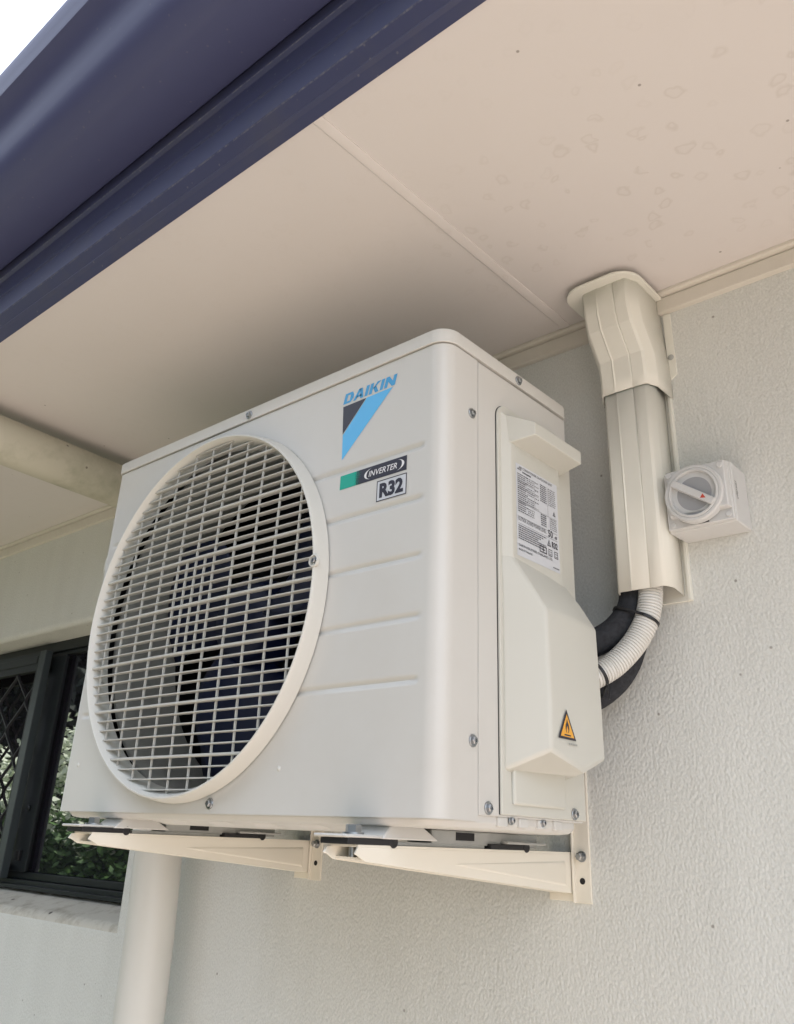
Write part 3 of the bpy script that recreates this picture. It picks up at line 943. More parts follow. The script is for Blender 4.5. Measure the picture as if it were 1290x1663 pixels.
def screw(c, ax, parent, r=0.0062, matn='bolt'):
    s = MB()
    s.lathe([(r, -0.0003), (r, 0.0010), (r * .9, 0.0016), (r * .72, 0.0017), (0, 0.0017)], c, ax, 24)
    s.lathe([(r * .66, 0.0017), (r * .66, 0.0036), (r * .52, 0.0044), (r * .30, 0.0044), (r * .26, 0.0030), (0, 0.0030)], c, ax, 6)
    return s.build('screw', matn, parent, smooth=30)
FX, SX = (0, -1, 0), (1, 0, 0)
screw((0.3287, YF - 0.003, 0.5188), FX, ac)
screw((0.3401, YF, 0.0110), FX, ac)
screw((W + 0.0028, -0.2151, 0.5190), SX, ac)
for (yy, zz) in ((-0.3100, 0.4341), (-0.3070, 0.0728), (-0.2815, 0.0125)):
    screw((W, yy, zz), SX, ac)
screw((W + 0.0032, -0.1240, 0.0140), SX, ac)
for yy in (-0.240, -0.182): screw((W - 0.002, yy, 0.0030), SX, ac, 0.0045)
m = MB(); m.lathe([(0.0075, 0.0), (0.0075, 0.004), (0.0060, 0.0044), (0.0060, 0.0006), (0, 0.0006)], (CX + 0.2362, YF - 0.0185, 0.2688), FX, 24)
m.build('screw_boss', 'grille', guard, smooth=35)
screw((CX + 0.2362, YF - 0.0190, 0.2688), FX, guard, 0.0050)
# drain-dimple on the front sheet
for (xx, zz) in ((0.4545, 0.047), (0.030, 0.060)):
    m = MB(); m.lathe([(0.0030, 0.0), (0.0022, 0.0010), (0, 0.0013)], (xx, YF, zz), FX, 16)
    m.build('dimple', 'white', ac, smooth=60)

# ---- printing on the front
E1, E2 = 0.00035, 0.0006
def F(x0, z0, e=E1):
    return lambda u, v: (x0 + u, YF - e, z0 + v)
m = MB()
P = F(0, 0)
m.add([P(0.5560, 0.4735), P(0.5985, 0.4742), P(0.5195, 0.3985), P(0.5182, 0.4330)], [(0, 1, 2, 3)], 0)
m.add([P(0.5155, 0.4730), P(0.5548, 0.4734), P(0.5178, 0.4342)], [(0, 1, 2)], 1)
P2 = F(0.5150, 0.4762)
# block italic letters drawn as strokes
def italic(u, v): return P2(u + 0.22 * v, v)
HL = 0.0142
def poly(pts): m.add([italic(*p) for p in pts], [tuple(range(len(pts)))], 2)
st = 0.0044
x = 0.0                                           # D
poly([(x, 0), (x + st, 0), (x + st, HL), (x, HL)])
poly([(x + st, 0), (x + 0.0105, 0), (x + 0.0125, 0.0030), (x + st, 0.0030)])
poly([(x + st, HL - 0.0030), (x + 0.0125, HL - 0.0030), (x + 0.0105, HL), (x + st, HL)])
poly([(x + 0.0085, 0.0030), (x + 0.0125, 0.0030), (x + 0.0136, 0.0050), (x + 0.0136, HL - 0.0050), (x + 0.0125, HL - 0.0030), (x + 0.0085, HL - 0.0030)])
x = 0.0145                                        # A
poly([(x, 0), (x + 0.0044, 0), (x + 0.0090, HL), (x + 0.0050, HL)])
poly([(x + 0.0104, 0), (x + 0.0150, 0), (x + 0.0104, HL), (x + 0.0062, HL)])
poly([(x + 0.0036, 0.0030), (x + 0.0118, 0.0030), (x + 0.0110, 0.0056), (x + 0.0044, 0.0056)])
x = 0.0308                                        # I
poly([(x, 0), (x + st, 0), (x + st, HL), (x, HL)])
x = 0.0368                                        # K
poly([(x, 0), (x + st, 0), (x + st, HL), (x, HL)])
poly([(x + st, 0.0055), (x + 0.0092, HL), (x + 0.0145, HL), (x + 0.0075, 0.0072)])
poly([(x + 0.0048, 0.0078), (x + 0.0090, 0), (x + 0.0142, 0), (x + 0.0082, 0.0094)])
x = 0.0522                                        # I
poly([(x, 0), (x + st, 0), (x + st, HL), (x, HL)])
x = 0.0583                                        # N
NW = 0.0150
poly([(x, 0), (x + st, 0), (x + st, HL), (x, HL)])
poly([(x + NW - st, 0), (x + NW, 0), (x + NW, HL), (x + NW - st, HL)])
poly([(x + st, HL), (x + st, HL - 0.0068), (x + NW - st, 0), (x + NW - st, 0.0068)])
# fit the word to its measured width
lo = min(v[0] for v, q in zip(m.v[7:], m.v[7:])); hi = max(v[0] for v in m.v[7:])
sc_ = (0.6050 - 0.5150) / (hi - lo)
m.v = m.v[:7] + [(0.5150 + (v[0] - lo) * sc_, v[1], v[2]) for v in m.v[7:]]
m.build('brand_logo', ['logo_blue', 'ink', 'logo_text'], ac)

m = MB()
zb, zt = 0.3595, 0.3775
xs = [0.5195, 0.5420, 0.5480, 0.5540, 0.6250]
m.add([P(0.5195, zb), P(0.5460, zb), P(0.5460, zt), P(0.5195, zt)], [(0, 1, 2, 3)], 0)
m.add([P(0.5462, zb), P(0.6250, zb), P(0.6250, zt), P(0.5462, zt)], [(0, 1, 2, 3)], 1)
# halftone edge between green and navy
for k in range(26):
    zz = zb + 0.0004 + (zt - zb - 0.0008) * k / 25
    ln = 0.0035 + 0.0050 * random.random()
    PP = F(0, 0, 0.00048)
    m.add([PP(0.5440, zz - 0.00018), PP(0.5462 + ln, zz - 0.00004), PP(0.5462 + ln, zz + 0.00004), PP(0.5440, zz + 0.00018)], [(0, 1, 2, 3)], 0)
put_text(m, 'INVERTER', F(0.5665, 0.3648, E2), 0.0440, 0.0072, shear=0.25, offset=0.008, mi=2)
def arc(x0, flip):
    ptsA, ptsB = [], []
    for k in range(13):
        a = R(100 + 160 * k / 12)
        ptsA.append((math.cos(a) * 0.0130, math.sin(a) * 0.0068))
        wd = 0.0030 * math.sin(math.pi * k / 12)
        ptsB.append((math.cos(a) * (0.0130 - wd * 1.2) , math.sin(a) * (0.0068 - wd * .25)))
    for k in range(12):
        q = [ptsA[k], ptsA[k + 1], ptsB[k + 1], ptsB[k]]
        m.add([F(0, 0, E2)(x0 + (-u if flip else u) + 0.15 * v, 0.3685 + v) for u, v in q], [(0, 1, 2, 3)], 2)
arc(0.5725, False); arc(0.6085, True)
m.build('inverter_sticker', ['green', 'ink', 'whiteprint'], ac, fix=False)

m = MB()
x0, x1, z0, z1 = 0.5806, 0.6258, 0.3302, 0.3558
m.add([P(x0, z0), P(x1, z0), P(x1, z1), P(x0, z1)], [(0, 1, 2, 3)], 0)
t = 0.0011
Q = F(0, 0, 0.00055)
for (a, b, c, d_) in ((x0, x1, z0, z0 + t), (x0, x1, z1 - t, z1), (x0, x0 + t, z0 + t, z1 - t), (x1 - t, x1, z0 + t, z1 - t)):
    m.add([Q(a, c), Q(b, c), Q(b, d_), Q(a, d_)], [(0, 1, 2, 3)], 1)
put_text(m, 'R32', F(0.5850, 0.3338, E2), 0.0360, 0.0182, offset=0.05, mi=1)
m.build('refrigerant_sticker', ['label', 'ink'], ac, fix=False)

# ---- rating plate on the label plateau (u runs from front to back, v up)
PX = W + 0.0120
y0, y1, z0, z1 = -0.2395, -0.1480, 0.2800, 0.3945
def G(u0, v0, e=0.0003):
    return lambda u, v: (PX + e, y0 + u0 + u, z0 + v0 + v)
m = MB()
wpl, hpl = y1 - y0, z1 - z0
b = G(0, 0)
m.add([b(0, 0), b(wpl, 0), b(wpl, hpl), b(0, hpl)], [(0, 1, 2, 3)], 0)
def bar(u0, u1, v0, v1):
    q = G(0, 0, 0.0006)
    m.add([q(u0, v0), q(u1, v0), q(u1, v1), q(u0, v1)], [(0, 1, 2, 3)], 1)
def dashes(u0, u1, v, h, dens=0.72):
    u = u0
    while u < u1:
        l = random.uniform(0.0010, 0.0038)
        bar(u, min(u1, u + l * dens), v, v + h)
        u += l
rnd = random.Random(3)
put_text(m, 'AIR CONDITIONER OUTDOOR UNIT', G(0.006, hpl - 0.0055, .0006), 0.074, 0.0032, mi=1)
dashes(0.003, 0.011, hpl - 0.0075, 0.0014); dashes(0.014, 0.032, hpl - 0.0095, 0.0020)
for k in range(19):
    v = hpl - 0.0135 - k * 0.0026
    dashes(0.003, 0.020 if k % 3 else 0.024, v, 0.0012)
    if k % 5 != 4: dashes(0.024, 0.038, v, 0.0012, 0.5)
    if k < 11 and k % 2 == 0: dashes(0.040, 0.048, v, 0.0012, 0.5)
for k in range(9):
    v = hpl - 0.0120 - k * 0.0026
    dashes(0.052, 0.066, v, 0.0013)
    dashes(0.070, 0.086, v, 0.0012, 0.5)
for k in range(4): bar(0.003, 0.048, hpl - 0.0225 - k * 0.0080, hpl - 0.0222 - k * 0.0080)
for uu in (0.022, 0.039, 0.068): bar(uu, uu + 0.0003, hpl - 0.048, hpl - 0.0115)
for k in range(6):
    v = hpl - 0.0505 - k * 0.0026
    dashes(0.052, 0.064, v, 0.0014); dashes(0.072, 0.087, v, 0.0012, 0.5)
bar(0.003, 0.088, hpl - 0.0483, hpl - 0.0480)
put_text(m, 'OUTSIDE SOUND POWER LEVEL :', G(0.003, 0.0430, .0006), 0.061, 0.0046, mi=1)
put_text(m, '50', G(0.067, 0.0405, .0006), 0.0105, 0.0092, offset=0.02, mi=1)
put_text(m, 'dB', G(0.0815, 0.0415, .0006), 0.0055, 0.0036, offset=0.02, mi=1)
bar(0.003, 0.088, 0.0478, 0.0481); bar(0.003, 0.088, 0.0392, 0.0395)
for k in range(7):
    dashes(0.003, 0.062 - (k % 4) * 0.006, 0.0362 - k * 0.0026, 0.0013)
put_text(m, 'R32', G(0.0745, 0.0285, .0006), 0.0130, 0.0078, offset=0.04, mi=1)
# small triangle, book and manual symbols
def tri(u, v, s):
    q = G(0, 0, .0006)
    m.add([q(u, v), q(u + s, v), q(u + s / 2, v + s)], [(0, 1, 2)], 1)
    q = G(0, 0, .0008)
    m.add([q(u + s * .24, v + s * .14), q(u + s * .76, v + s * .14), q(u + s / 2, v + s * .68)], [(0, 1, 2)], 0)
    bar2 = G(0, 0, .0010)
    m.add([bar2(u + s * .44, v + s * .18), bar2(u + s * .56, v + s * .18), bar2(u + s * .56, v + s * .5), bar2(u + s * .44, v + s * .5)], [(0, 1, 2, 3)], 1)
tri(0.0640, 0.0285, 0.0085); tri(0.079, hpl - 0.0440, 0.0065)
def frame_(u0, u1, v0, v1, t=0.0009):
    bar(u0, u1, v0, v0 + t); bar(u0, u1, v1 - t, v1); bar(u0, u0 + t, v0 + t, v1 - t); bar(u1 - t, u1, v0 + t, v1 - t)
frame_(0.047, 0.0625, 0.0165, 0.0250, 0.0014); bar(0.0505, 0.059, 0.0200, 0.0214); bar(0.054, 0.0556, 0.0182, 0.0234)
frame_(0.0665, 0.0745, 0.0165, 0.0250); frame_(0.0795, 0.0875, 0.0165, 0.0250)
bar(0.0682, 0.0728, 0.0185, 0.0191); bar(0.0682, 0.0728, 0.0215, 0.0221); bar(0.0812, 0.0858, 0.0185, 0.0191); bar(0.0812, 0.0858, 0.0215, 0.0221)
put_text(m, 'DAIKIN INDUSTRIES (THAILAND) LTD.', G(0.003, 0.0110, .0006), 0.072, 0.0036, offset=0.012, mi=1)
put_text(m, 'MADE IN THAILAND', G(0.003, 0.0068, .0006), 0.028, 0.0024, offset=0.008, mi=1)
dashes(0.076, 0.089, 0.0035, 0.0014)
m.build('rating_plate', ['label', 'ink'], ac, fix=False)

# ---- flammable warning on the valve housing
WX = W + 0.0462
m = MB()
def T(e):
    return lambda u, v: (WX + 0.0012 + e + (0.0012 * (u + 0.2345) / 0.056), u, v)
ta, tb_, tc_ = (-0.2075, 0.1125), (-0.2245, 0.0825), (-0.1905, 0.0820)
q = T(0)
m.add([q(*tb_), q(*tc_), q(*ta)], [(0, 1, 2)], 1)
cg = ((ta[0] + tb_[0] + tc_[0]) / 3, (ta[1] + tb_[1] + tc_[1]) / 3)
q = T(0.00025)
m.add([q(cg[0] + (p[0] - cg[0]) * .76, cg[1] + (p[1] - cg[1]) * .76) for p in (tb_, tc_, ta)], [(0, 1, 2)], 0)
q = T(0.0005)
fl = [(0.0, 0.0145), (-0.0012, 0.0110), (-0.0030, 0.0080), (-0.0034, 0.0040), (-0.0022, 0.0008), (-0.0009, 0.0), (-0.0018, 0.0030), (-0.0010, 0.0058), (0.0002, 0.0076),
      (0.0012, 0.0050), (0.0020, 0.0028), (0.0010, 0.0), (0.0026, 0.0010), (0.0036, 0.0042), (0.0028, 0.0085), (0.0014, 0.0105)]
fcx, fcz = -0.2076, 0.0885
m.add([q(fcx + a, fcz + b_) for a, b_ in fl[:9]] , [tuple(range(9))], 1)
m.add([q(fcx + a, fcz + b_) for a, b_ in [fl[0]] + fl[8:]], [tuple(range(1 + len(fl[8:])))], 1)
m.add([q(-0.2135, 0.0858), q(-0.2015, 0.0856), q(-0.2015, 0.0870), q(-0.2135, 0.0872)], [(0, 1, 2, 3)], 1)
for k in range(5):
    u = -0.2060 + k * 0.0034
    m.add([q(u, 0.0772), q(u + 0.0026, 0.0771), q(u + 0.0026, 0.0790), q(u, 0.0791)], [(0, 1, 2, 3)], 2)
m.build('warning_sticker', ['amber', 'ink', 'dull_zinc'], ac, fix=False)

# ------------------------------------------------------------------ wall brackets
def make_bracket(xr, label):
    zt = -0.0245
    b = thing('wall_bracket', (xr, 0, zt), label, 'bracket', 'cream wall brackets under the air conditioner')
    m = MB()
    wd, th = 0.034, 0.0022
    tipL, tipR, yw = -0.394, -0.385, -0.004
    def zb(y): return zt - 0.0135 - 0.0325 * (y + 0.385) / 0.385
    # top sheet, two webs, bottom lips: a tapered folded channel, open at the tip
    m.hexa([(xr - wd, tipL + 0.004, zt - th), (xr, tipR, zt - th), (xr, yw, zt - th), (xr - wd, yw, zt - th), (xr - wd, tipL + 0.004, zt), (xr, tipR, zt), (xr, yw, zt), (xr - wd, yw, zt)])
    for (xa, xb, tip) in ((xr - th, xr, tipR), (xr - wd, xr - wd + th, tipL)):
        dx = 0.005 if xb == xr else 0.006
        ztip = zt - 0.003
        m.loft([[(xa, tip, zb(tip) + 0.004), (xa, tip - 0.004, ztip - 0.005), (xa, tip, zt - th), (xa, yw, zt - th), (xa, yw, zb(yw)), (xa, tip + 0.010, zb(tip + .01))],
                [(xb, tip, zb(tip) + 0.004), (xb, tip - 0.004, ztip - 0.005), (xb, tip, zt - th), (xb, yw, zt - th), (xb, yw, zb(yw)), (xb, tip + 0.010, zb(tip + .01))]])
    m.hexa([(xr - wd + th, tipL + 0.012, zb(tipL) - 0.0002), (xr - th, tipR + 0.012, zb(tipR) - 0.0002), (xr - th, yw, zb(yw) - .0002), (xr - wd + th, yw, zb(yw) - .0002),
            (xr - wd + th, tipL + 0.012, zb(tipL) + th), (xr - th, tipR + 0.012, zb(tipR) + th), (xr - th, yw, zb(yw) + th), (xr - wd + th, yw, zb(yw) + th)])
    # stiffening swage pressed out of the web
    m.loft([[(xr - 0.0005, -0.245, zt - 0.0165), (xr - 0.0005, -0.245, zt - 0.0150), (xr - 0.0005, -0.018, zt - 0.0085), (xr - 0.0005, -0.018, zt - 0.0385)],
            [(xr + 0.0009, -0.225, zt - 0.0162), (xr + 0.0009, -0.225, zt - 0.0155), (xr + 0.0009, -0.022, zt - 0.0125), (xr + 0.0009, -0.022, zt - 0.0350)]])
    arm = m.build('arm', 'bracket', b, bevel=0.0007, smooth=40)
    m = MB()
    m.box(xr + 0.0015, xr + 0.0245, -0.0035, 0.0, -0.0800, 0.075)
    m.box(xr + 0.0015, xr + 0.0040, -0.008, -0.0035, -0.0795, 0.075)
    m.box(xr - wd, xr + 0.0014, -0.003, 0.0, -0.0785, -0.060)
    plate = m.build('wall_plate', 'bracket', b, bevel=0.0006)
    m = MB(); m.lathe([(0.0062, 0), (0.0062, 0.0016), (0.0048, 0.0018)], (xr + 0.0140, -0.0035, -0.029), FX, 24)
    m.lathe([(0.0046, 0.0018), (0.0046, 0.0085), (0.0036, 0.0095), (0, 0.0095)], (xr + 0.0140, -0.0035, -0.029), FX, 6)
    m.build('bolt', 'bolt', b, smooth=30)
    m = MB(); m.lathe([(0.0036, 0.0), (0.0036, 0.0004), (0, 0.0004)], (xr + 0.0135, -0.0035, -0.0560), FX, 20); m.build('bolt_hole', 'dark', b)
    # front fixing: hex bolt through foot tab and rubber, stud hanging in the channel
    xb, yb = xr - 0.018, -0.374
    m = MB(); m.lathe([(0.0105, -0.0158), (0.0105, -0.0140), (0.0072, -0.0138)], (xb, yb, 0), (0, 0, 1), 24)
    m.lathe([(0.0078, -0.0138), (0.0078, -0.0078), (0.0066, -0.0070), (0, -0.0070)], (xb, yb, 0), (0, 0, 1), 6)
    m.lathe([(0.0036, -0.0160), (0.0036, -0.0372), (0, -0.0372)], (xb, yb, 0), (0, 0, 1), 16)
    m.build('bolt', 'bolt', b, smooth=30)
    for (ya, yc, blob) in ((-0.400, -0.336, -0.336), (-0.175, -0.110, -0.104)):
        m = MB(); m.box(xr - 0.036, xr + 0.0010, ya, yc, zt, -0.0190)
        m.tube([(xr - 0.036, blob, -0.0213), (xr + 0.0015, blob, -0.0213)], 0.0056, 20)
        m.build('rubber_pad', 'rubber', b, smooth=40, bevel=0.0008)
    m = MB(); m.box(xr - 0.036, xr - 0.004, -0.325, -0.180, zt, -0.0205); m.build('spacer_rail', 'dull_zinc', b, bevel=0.0008)
    m = MB(); m.lathe([(0.0070, -0.0155), (0.0070, -0.0100), (0, -0.0095)], (xr - 0.016, -0.128, 0), (0, 0, 1), 6); m.build('bolt', 'bolt', b, smooth=30)
    return b
br = make_bracket(0.605, 'tapered cream steel bracket under the service cover end of the air conditioner')
b2 = br.copy(); COL.objects.link(b2); b2.location = (0.140, 0, br.location.z)
b2['label'] = 'tapered cream steel bracket under the fan grille, in front of the downpipe'
for ch in list(br.children):
    c = ch.copy(); COL.objects.link(c); c.parent = b2

# ------------------------------------------------------------------ pipe duct on the wall
du = thing('pipe_duct', (0.752, 0, 0.27), 'cream ribbed pipe duct running up the wall to the eave', 'duct')
def dsec(z, g=0.0, dy=0.0, dx=0.0, zf=None, flat=False):
    pts = [(0.7215, -0.005), (0.7165, -0.040), (0.7165, -0.0475), (0.7205, -0.0585), (0.7235, -0.0608),
           (0.7385, -0.0612), (0.7400, -0.0624), (0.7415, -0.0612), (0.7625, -0.0614), (0.7640, -0.0602), (0.7655, -0.0614),
           (0.7795, -0.0608), (0.7825, -0.0585), (0.7866, -0.0475), (0.7866, -0.040), (0.7816, -0.005)]
    if flat: pts = [(0.7125, -0.001), (0.7130, -0.042)] + pts[2:-2] + [(0.7890, -0.042), (0.7890, -0.001)]
    out = []
    for (x, y) in pts:
        cx = 0.7515
        x2 = cx + (x - cx) * (1 + g / 0.0385) + dx
        y2 = y - (g + dy if y < -0.03 else 0)
        zz = z if zf is None else z + zf * (-y)
        out.append((x2, y2, zz))
    return out
m = MB(); m.loft([dsec(0.2725), dsec(0.40), dsec(0.56)], closed=False, caps=False)
o = m.build('duct_cover', 'duct', du, smooth=12, fix=False)
sm = o.modifiers.new('thick', 'SOLIDIFY'); sm.thickness = 0.0018; sm.offset = 0
m = MB()
m.box(0.7115, 0.7915, -0.0040, 0.0, 0.2655, 0.56)
m.box(0.7870, 0.7915, -0.0075, -0.0041, 0.2658, 0.56); m.box(0.7115, 0.7150, -0.0075, -0.0041, 0.2658, 0.56)
m.build('base_plate', 'duct', du, bevel=0.0006)
m = MB()
gg = 0.0030
m.loft([dsec(0.5490, gg, flat=True), dsec(0.5700, gg, flat=True), dsec(0.598, gg, 0.003, flat=True), dsec(0.640, gg, 0.021, -0.004, flat=True), dsec(0.664, gg, 0.0245, -0.0055, flat=True), dsec(0.7065, gg, 0.0255, -0.006, flat=True)], closed=False, caps=False)
o = m.build('offset_bend', 'duct', du, smooth=9, fix=False)
sm = o.modifiers.new('thick', 'SOLIDIFY'); sm.thickness = 0.0020; sm.offset = 0
m = MB(); m.add([(0.790, 0, 0.5485), (0.8025, 0, 0.5845), (0.8025, 0, 0.6855), (0.790, 0, 0.6855)], [(0, 1, 2, 3)])
m = MB(); m.prism([(0.7905, 0.5770), (0.8025, 0.5845), (0.8015, 0.6848), (0.7905, 0.6855)], 'y', -0.0022, 0.0)
tab = m.build('fixing_tab', 'duct', du, bevel=0.0006)
m = MB(); m.lathe([(0.0042, 0), (0.0042, 0.0012), (0.0032, 0.0022), (0, 0.0026)], (0.7965, -0.0022, 0.6130), FX, 20); m.build('screw', 'dull_zinc', tab, smooth=40)
m = MB()
fl = [(a, b_) for a, b_ in rrect(0.6830, 0.7955, -0.1085, -0.0100, 0.034, 0.034, 0.002, 12)]
m.loft([[(a, b_, 0.7062) for a, b_ in fl], [(a, b_, 0.7100) for a, b_ in fl]])
m.build('eave_flange', 'duct', du, bevel=0.0008, smooth=40)
m = MB(); m.box(0.700, 0.780, -0.080, -0.018, 0.7098, ZS); m.build('duct_sleeve', 'dark', du)

# ------------------------------------------------------------------ pipes and conduit between unit and duct
def cond(pts, r, pitch, amp):
    P = spline(pts, 60)
    acc, rs, out, last = 0.0, [], [], P[0]
    # resample evenly
    L_ = [0]
    for a, b_ in zip(P, P[1:]): L_.append(L_[-1] + (b_ - a).length)
    nst = int(L_[-1] / (pitch / 6))
    j = 0
    for i in range(nst):
        s = L_[-1] * i / (nst - 1)
        while j < len(L_) - 2 and L_[j + 1] < s: j += 1
        t = (s - L_[j]) / max(1e-9, L_[j + 1] - L_[j])
        out.append(P[j].lerp(P[j + 1], t))
        ph = (s % pitch) / pitch
        rs.append(r + (amp if ph < 0.62 else -amp))
    return out, rs
cpts = [(0.7555, -0.040, 0.330), (0.7550, -0.040, 0.285), (0.7500, -0.044, 0.245), (0.7370, -0.055, 0.212), (0.7180, -0.075, 0.183), (0.7000, -0.096, 0.166), (0.680, -0.112, 0.156), (0.655, -0.120, 0.150)]
P, rs = cond(cpts, 0.0140, 0.0038, 0.0009)
m = MB(); m.tube(P, rs, 24)
tag(m.build('flexible_conduit', 'conduit', smooth=60), 'pale grey corrugated conduit curving from the duct to the air conditioner', 'conduit')
m = MB(); m.tube(spline([(0.7290, -0.034, 0.320), (0.7280, -0.035, 0.280), (0.7230, -0.040, 0.252), (0.7080, -0.056, 0.226), (0.6860, -0.078, 0.208), (0.655, -0.095, 0.200)]),
       [0.0168] * 61, 28)
tag(m.build('insulated_pipe', 'foam', smooth=60), 'thick black foam-lagged pipe above the corrugated conduit', 'pipe', 'black foam lagged refrigerant pipes')
m = MB(); m.tube(spline([(0.742, -0.020, 0.320), (0.738, -0.020, 0.265), (0.727, -0.024, 0.236), (0.717, -0.030, 0.208), (0.7105, -0.034, 0.190), (0.697, -0.042, 0.169), (0.674, -0.055, 0.150), (0.64, -0.07, 0.142)]), 0.0175, 28)
tag(m.build('insulated_pipe', 'foam', smooth=60), 'black foam-lagged pipe below the corrugated conduit, against the wall', 'pipe', 'black foam lagged refrigerant pipes')
def tie(c1, r1, c2, r2, tan, name, label, tail):
    c1, c2, tan = Vector(c1), Vector(c2), Vector(tan).normalized()
    u = (c2 - c1); u = (u - tan * u.dot(tan)).normalized(); v = tan.cross(u)
    dd = (c2 - c1).dot(u)
    pts = []
    for k in range(13):
        a = R(90 + 180 * k / 12); pts.append(c1 + (u * math.cos(a) + v * math.sin(a)) * r1)
    for k in range(13):
        a = R(-90 + 180 * k / 12); pts.append(c1 + u * dd + (u * math.cos(a) + v * math.sin(a)) * r2)
    pts.append(pts[0]); pts.append(pts[1])
    m = MB()
    rings = []
    for i, p in enumerate(pts):
        nrm = (p - c1).normalized() if i < 13 or i >= 26 else (p - (c1 + u * dd)).normalized()
        rings.append([p - tan * 0.0017, p + tan * 0.0017, p + tan * 0.0017 + nrm * 0.0014, p - tan * 0.0017 + nrm * 0.0014])
    m.loft(rings)
    if tail:
        p = c1 + v * tail[0] * (r1 + 0.001)
        m.tube([p, p + Vector(tail[1:])], 0.0013, 8)
    return tag(m.build(name, 'blackplastic', smooth=40), label, 'cable tie', 'black cable ties on the pipes')
tie((0.7480, -0.0465, 0.238), 0.0150, (0.7185, -0.047, 0.2400), 0.0166, (0.37, 0.31, 0.93), 'cable_tie', 'black cable tie round conduit and pipe, just below the duct', None)
tie((0.7040, -0.092, 0.1690), 0.0150, (0.6900, -0.046, 0.172), 0.0168, (1.0, 1.15, 0.95), 'cable_tie', 'black cable tie round the conduit beside the service cover', (-1, 0.002, 0.0, -0.016))

# ------------------------------------------------------------------ isolator switch
iso = thing('isolator_switch', (0.831, 0, 0.379), 'pale grey square rotary isolator switch on the wall beside the duct', 'switch')
m = MB(); m.box(0.7890, 0.8735, -0.047, 0.0, 0.3400, 0.4175); m.build('back_box', 'switch', iso, bevel=0.0022, seg=3, smooth=40)
m = MB()
m.box(0.7905, 0.8725, -0.0535, -0.0462, 0.3415, 0.4165)
m.hexa([(0.797, -0.0625, 0.3560), (0.8705, -0.0625, 0.3560), (0.8720, -0.0530, 0.3545), (0.7960, -0.0530, 0.3545), (0.797, -0.0625, 0.4145), (0.8705, -0.0625, 0.4145), (0.8720, -0.0530, 0.4160), (0.7960, -0.0530, 0.4160)])
face = m.build('face_plate', 'switch', iso, bevel=0.0016, seg=3, smooth=40)
KC = (0.8310, -0.0560, 0.3792)
m = MB(); m.lathe([(0.0365, 0.0), (0.0365, 0.0090), (0.0352, 0.0108), (0.0325, 0.0112), (0.0316, 0.0104), (0.0308, 0.0118), (0.0290, 0.0122), (0.0282, 0.0112), (0.0280, 0.0040), (0.0, 0.0040)], KC, FX, 72)
m.build('dial_ring', 'switch', iso, smooth=30)
m = MB(); m.lathe([(0.0276, 0.0042), (0.0276, 0.0048), (0.0225, 0.0048), (0.0215, 0.0066), (0.0, 0.0066)], KC, FX, 64); m.build('dial', 'switchdark', iso, smooth=30)
dirv = Vector((0.0495, 0, -0.0350)).normalized(); nrm = Vector((0.0350, 0, 0.0495)).normalized()
c0 = Vector((KC[0], 0, KC[2])); yb_, yf_ = KC[1] - 0.0060, KC[1] - 0.0142
cs = []
for y in (yb_, yf_):
    for (a, b_) in ((-0.0300, -0.0050), (0.0300, -0.0050), (0.0300, 0.0050), (-0.0300, 0.0050)):
        p = c0 + dirv * a + nrm * b_ * (0.9 if y == yf_ else 1.0); cs.append((p.x, y, p.z))
m = MB(); m.hexa(cs); kn = m.build('handle', 'switch', iso, bevel=0.0012, seg=3, smooth=40)
m = MB(); pc = c0 + dirv * 0.0165
m.add([(pc + dirv * a + nrm * b_ + Vector((0, yf_ - 0.0003, 0)))[:] for a, b_ in ((-0.0028, -0.0030), (-0.0028, 0.0032), (0.0034, 0.0001))], [(0, 1, 2)])
m.build('pointer', 'red', kn, fix=False)
for (xx, yy, zz) in ((0.8655, -0.0625, 0.4085), (0.7975, -0.0535, 0.3475), (0.8665, -0.0535, 0.3480), (0.8010, -0.0625, 0.4090)):
    m = MB(); m.lathe([(0.0036, 0), (0.0036, 0.0010), (0.0028, 0.0016), (0, 0.0014)], (xx, yy, zz), FX, 20); m.build('screw', 'switch', iso, smooth=40)
m = MB(); m.box(0.829, 0.842, -0.0548, -0.0536, 0.3432, 0.3462); m.build('vent_slot', 'dark', face)
m = MB()
put_text(m, 'clipsal', lambda u, v: (0.8735 + 0.0003, -0.0345 - v, 0.3705 + u), 0.0235, 0.0062, shear=0.2, offset=0.006)
m.build('lettering', 'greyink', iso, fix=False)

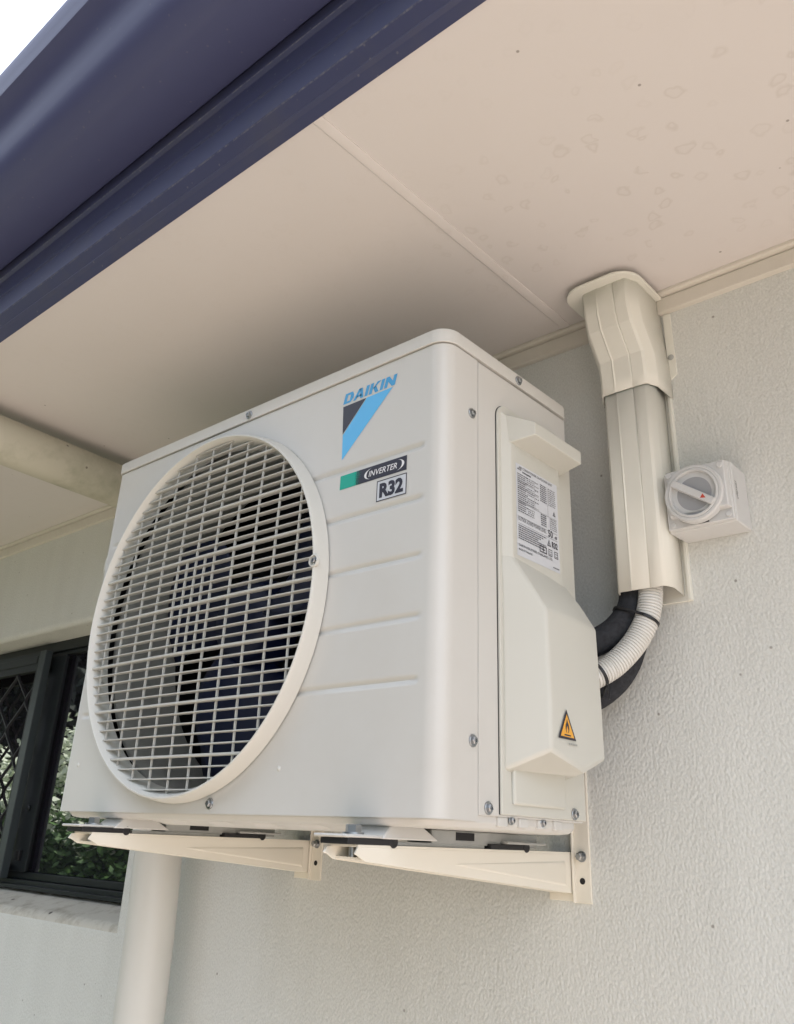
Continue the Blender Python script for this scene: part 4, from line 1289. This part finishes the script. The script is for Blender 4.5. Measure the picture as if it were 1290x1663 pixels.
# ------------------------------------------------------------------ garden that the window glass reflects, tree row extended to shade the front
def leafy(name, c, rx, ry, rz, n, size, mats, label, cat, group, trunk=None, parent_trunk=None, blossom=0.0):
    rnd = random.Random(hash((round(c[0], 2), n)) % 9999)
    root = thing(name, (c[0], c[1], GZ), label, cat, group)
    m = MB()
    clumps = []
    for k in range(34):
        a, b_ = rnd.uniform(0, 2 * math.pi), rnd.uniform(-0.9, 1)
        rr_ = rnd.uniform(0.45, 1.0)
        s = math.sqrt(max(0, 1 - b_ * b_))
        clumps.append((c[0] + rx * rr_ * s * math.cos(a), c[1] + ry * rr_ * s * math.sin(a), c[2] + rz * rr_ * b_))
    for k in range(n):
        q = rnd.choice(clumps)
        p = Vector((q[0] + rnd.gauss(0, rx * .20), q[1] + rnd.gauss(0, ry * .20), q[2] + rnd.gauss(0, rz * .16)))
        if p.z < GZ + 0.02: continue
        u = Vector((rnd.gauss(0, 1), rnd.gauss(0, 1), rnd.gauss(0, .6))).normalized()
        v = u.cross(Vector((rnd.gauss(0, 1), rnd.gauss(0, 1), rnd.gauss(0, 1)))).normalized()
        s = size * rnd.uniform(.6, 1.3)
        top = (p.z - c[2]) / rz
        mi = 1 if (blossom > 0 and rnd.random() < blossom * max(0, top * 1.6 - 0.15)) else 0
        m.add([p - u * s, p + v * s * .45, p + u * s, p - v * s * .45], [(0, 1, 2, 3)], mi)
    m.build('crown', mats, root, fix=False)
    m = MB(); m.tube([(c[0], c[1], GZ - 0.05), (c[0] + 0.03, c[1], (GZ + c[2]) / 2), (c[0], c[1] + 0.03, c[2] + rz * .3)], [0.09 * rx, 0.07 * rx, 0.03 * rx], 10)
    m.build('trunk', 'bark', root, smooth=60)
    return root
for (x, y, zt, lab) in ((-4.75, -2.75, 0.58, 'green shrub with white blossom reflected in the window glass, nearest the unit'),
                        (-5.75, -2.65, 0.63, 'white flowering shrub reflected in the window glass beside the black interlock'),
                        (-6.85, -2.75, 0.52, 'green shrub reflected behind the diamond security screen')):
    leafy('shrub', (x, y, -0.30), 0.70, 0.55, zt + 0.28, 9000, 0.042, ['leaf', 'blossom'], lab, 'shrub', 'shrubs reflected in the window', blossom=0.95)
rnd = random.Random(11)
m = MB()
for k in range(12000):  # row carried on past the reflected part and raised, to cut front sky light
    x = rnd.uniform(-24, 4.5)
    top = 4.9 + 1.1 * math.sin(x * 0.9) + 0.7 * math.sin(x * 2.3 + 1)
    z = GZ + (top - GZ) * rnd.random() ** 0.8
    p = Vector((x, -7.6 + rnd.gauss(0, 0.7), z))
    u = Vector((rnd.gauss(0, 1), rnd.gauss(0, 1), rnd.gauss(0, .8))).normalized()
    v = u.cross(Vector((rnd.gauss(0, 1), rnd.gauss(0, 1), rnd.gauss(0, 1)))).normalized()
    q_ = rnd.uniform(0.14, 0.34)
    m.add([p - u * q_, p + v * q_ * .5, p + u * q_, p - v * q_ * .5], [(0, 1, 2, 3)])
tag(m.build('treeline', 'darkleaf', fix=False), 'dark garden treeline standing opposite the wall, partly mirrored in the window glass, extended to block front sky light', 'trees', kind='stuff')
nh = thing('neighbouring_house', (-17, -10, GZ), 'dark neighbouring house mirrored in the upper part of the window glass', 'house')
m = MB(); m.box(-27, -5.5, -13, -9.2, GZ, 1.6); m.build('wall', 'dusk_wall', nh)
m = MB(); m.prism([(-8.6, 1.45), (-8.6, 1.62), (-11.1, 3.9), (-13.6, 1.62), (-13.6, 1.45)], 'x', -27.5, -5.0); m.build('roof', 'roof', nh)
for (x, y, lab) in ((-11.5, -6.5, 'dark tree reflected in the window above the shrubs'), (-15.5, -8.5, 'far dark tree reflected behind the diamond screen')):
    leafy('tree', (x, y, 3.2), 3.4, 3.0, 2.4, 6000, 0.16, ['darkleaf'], lab, 'tree', 'trees reflected in the window')
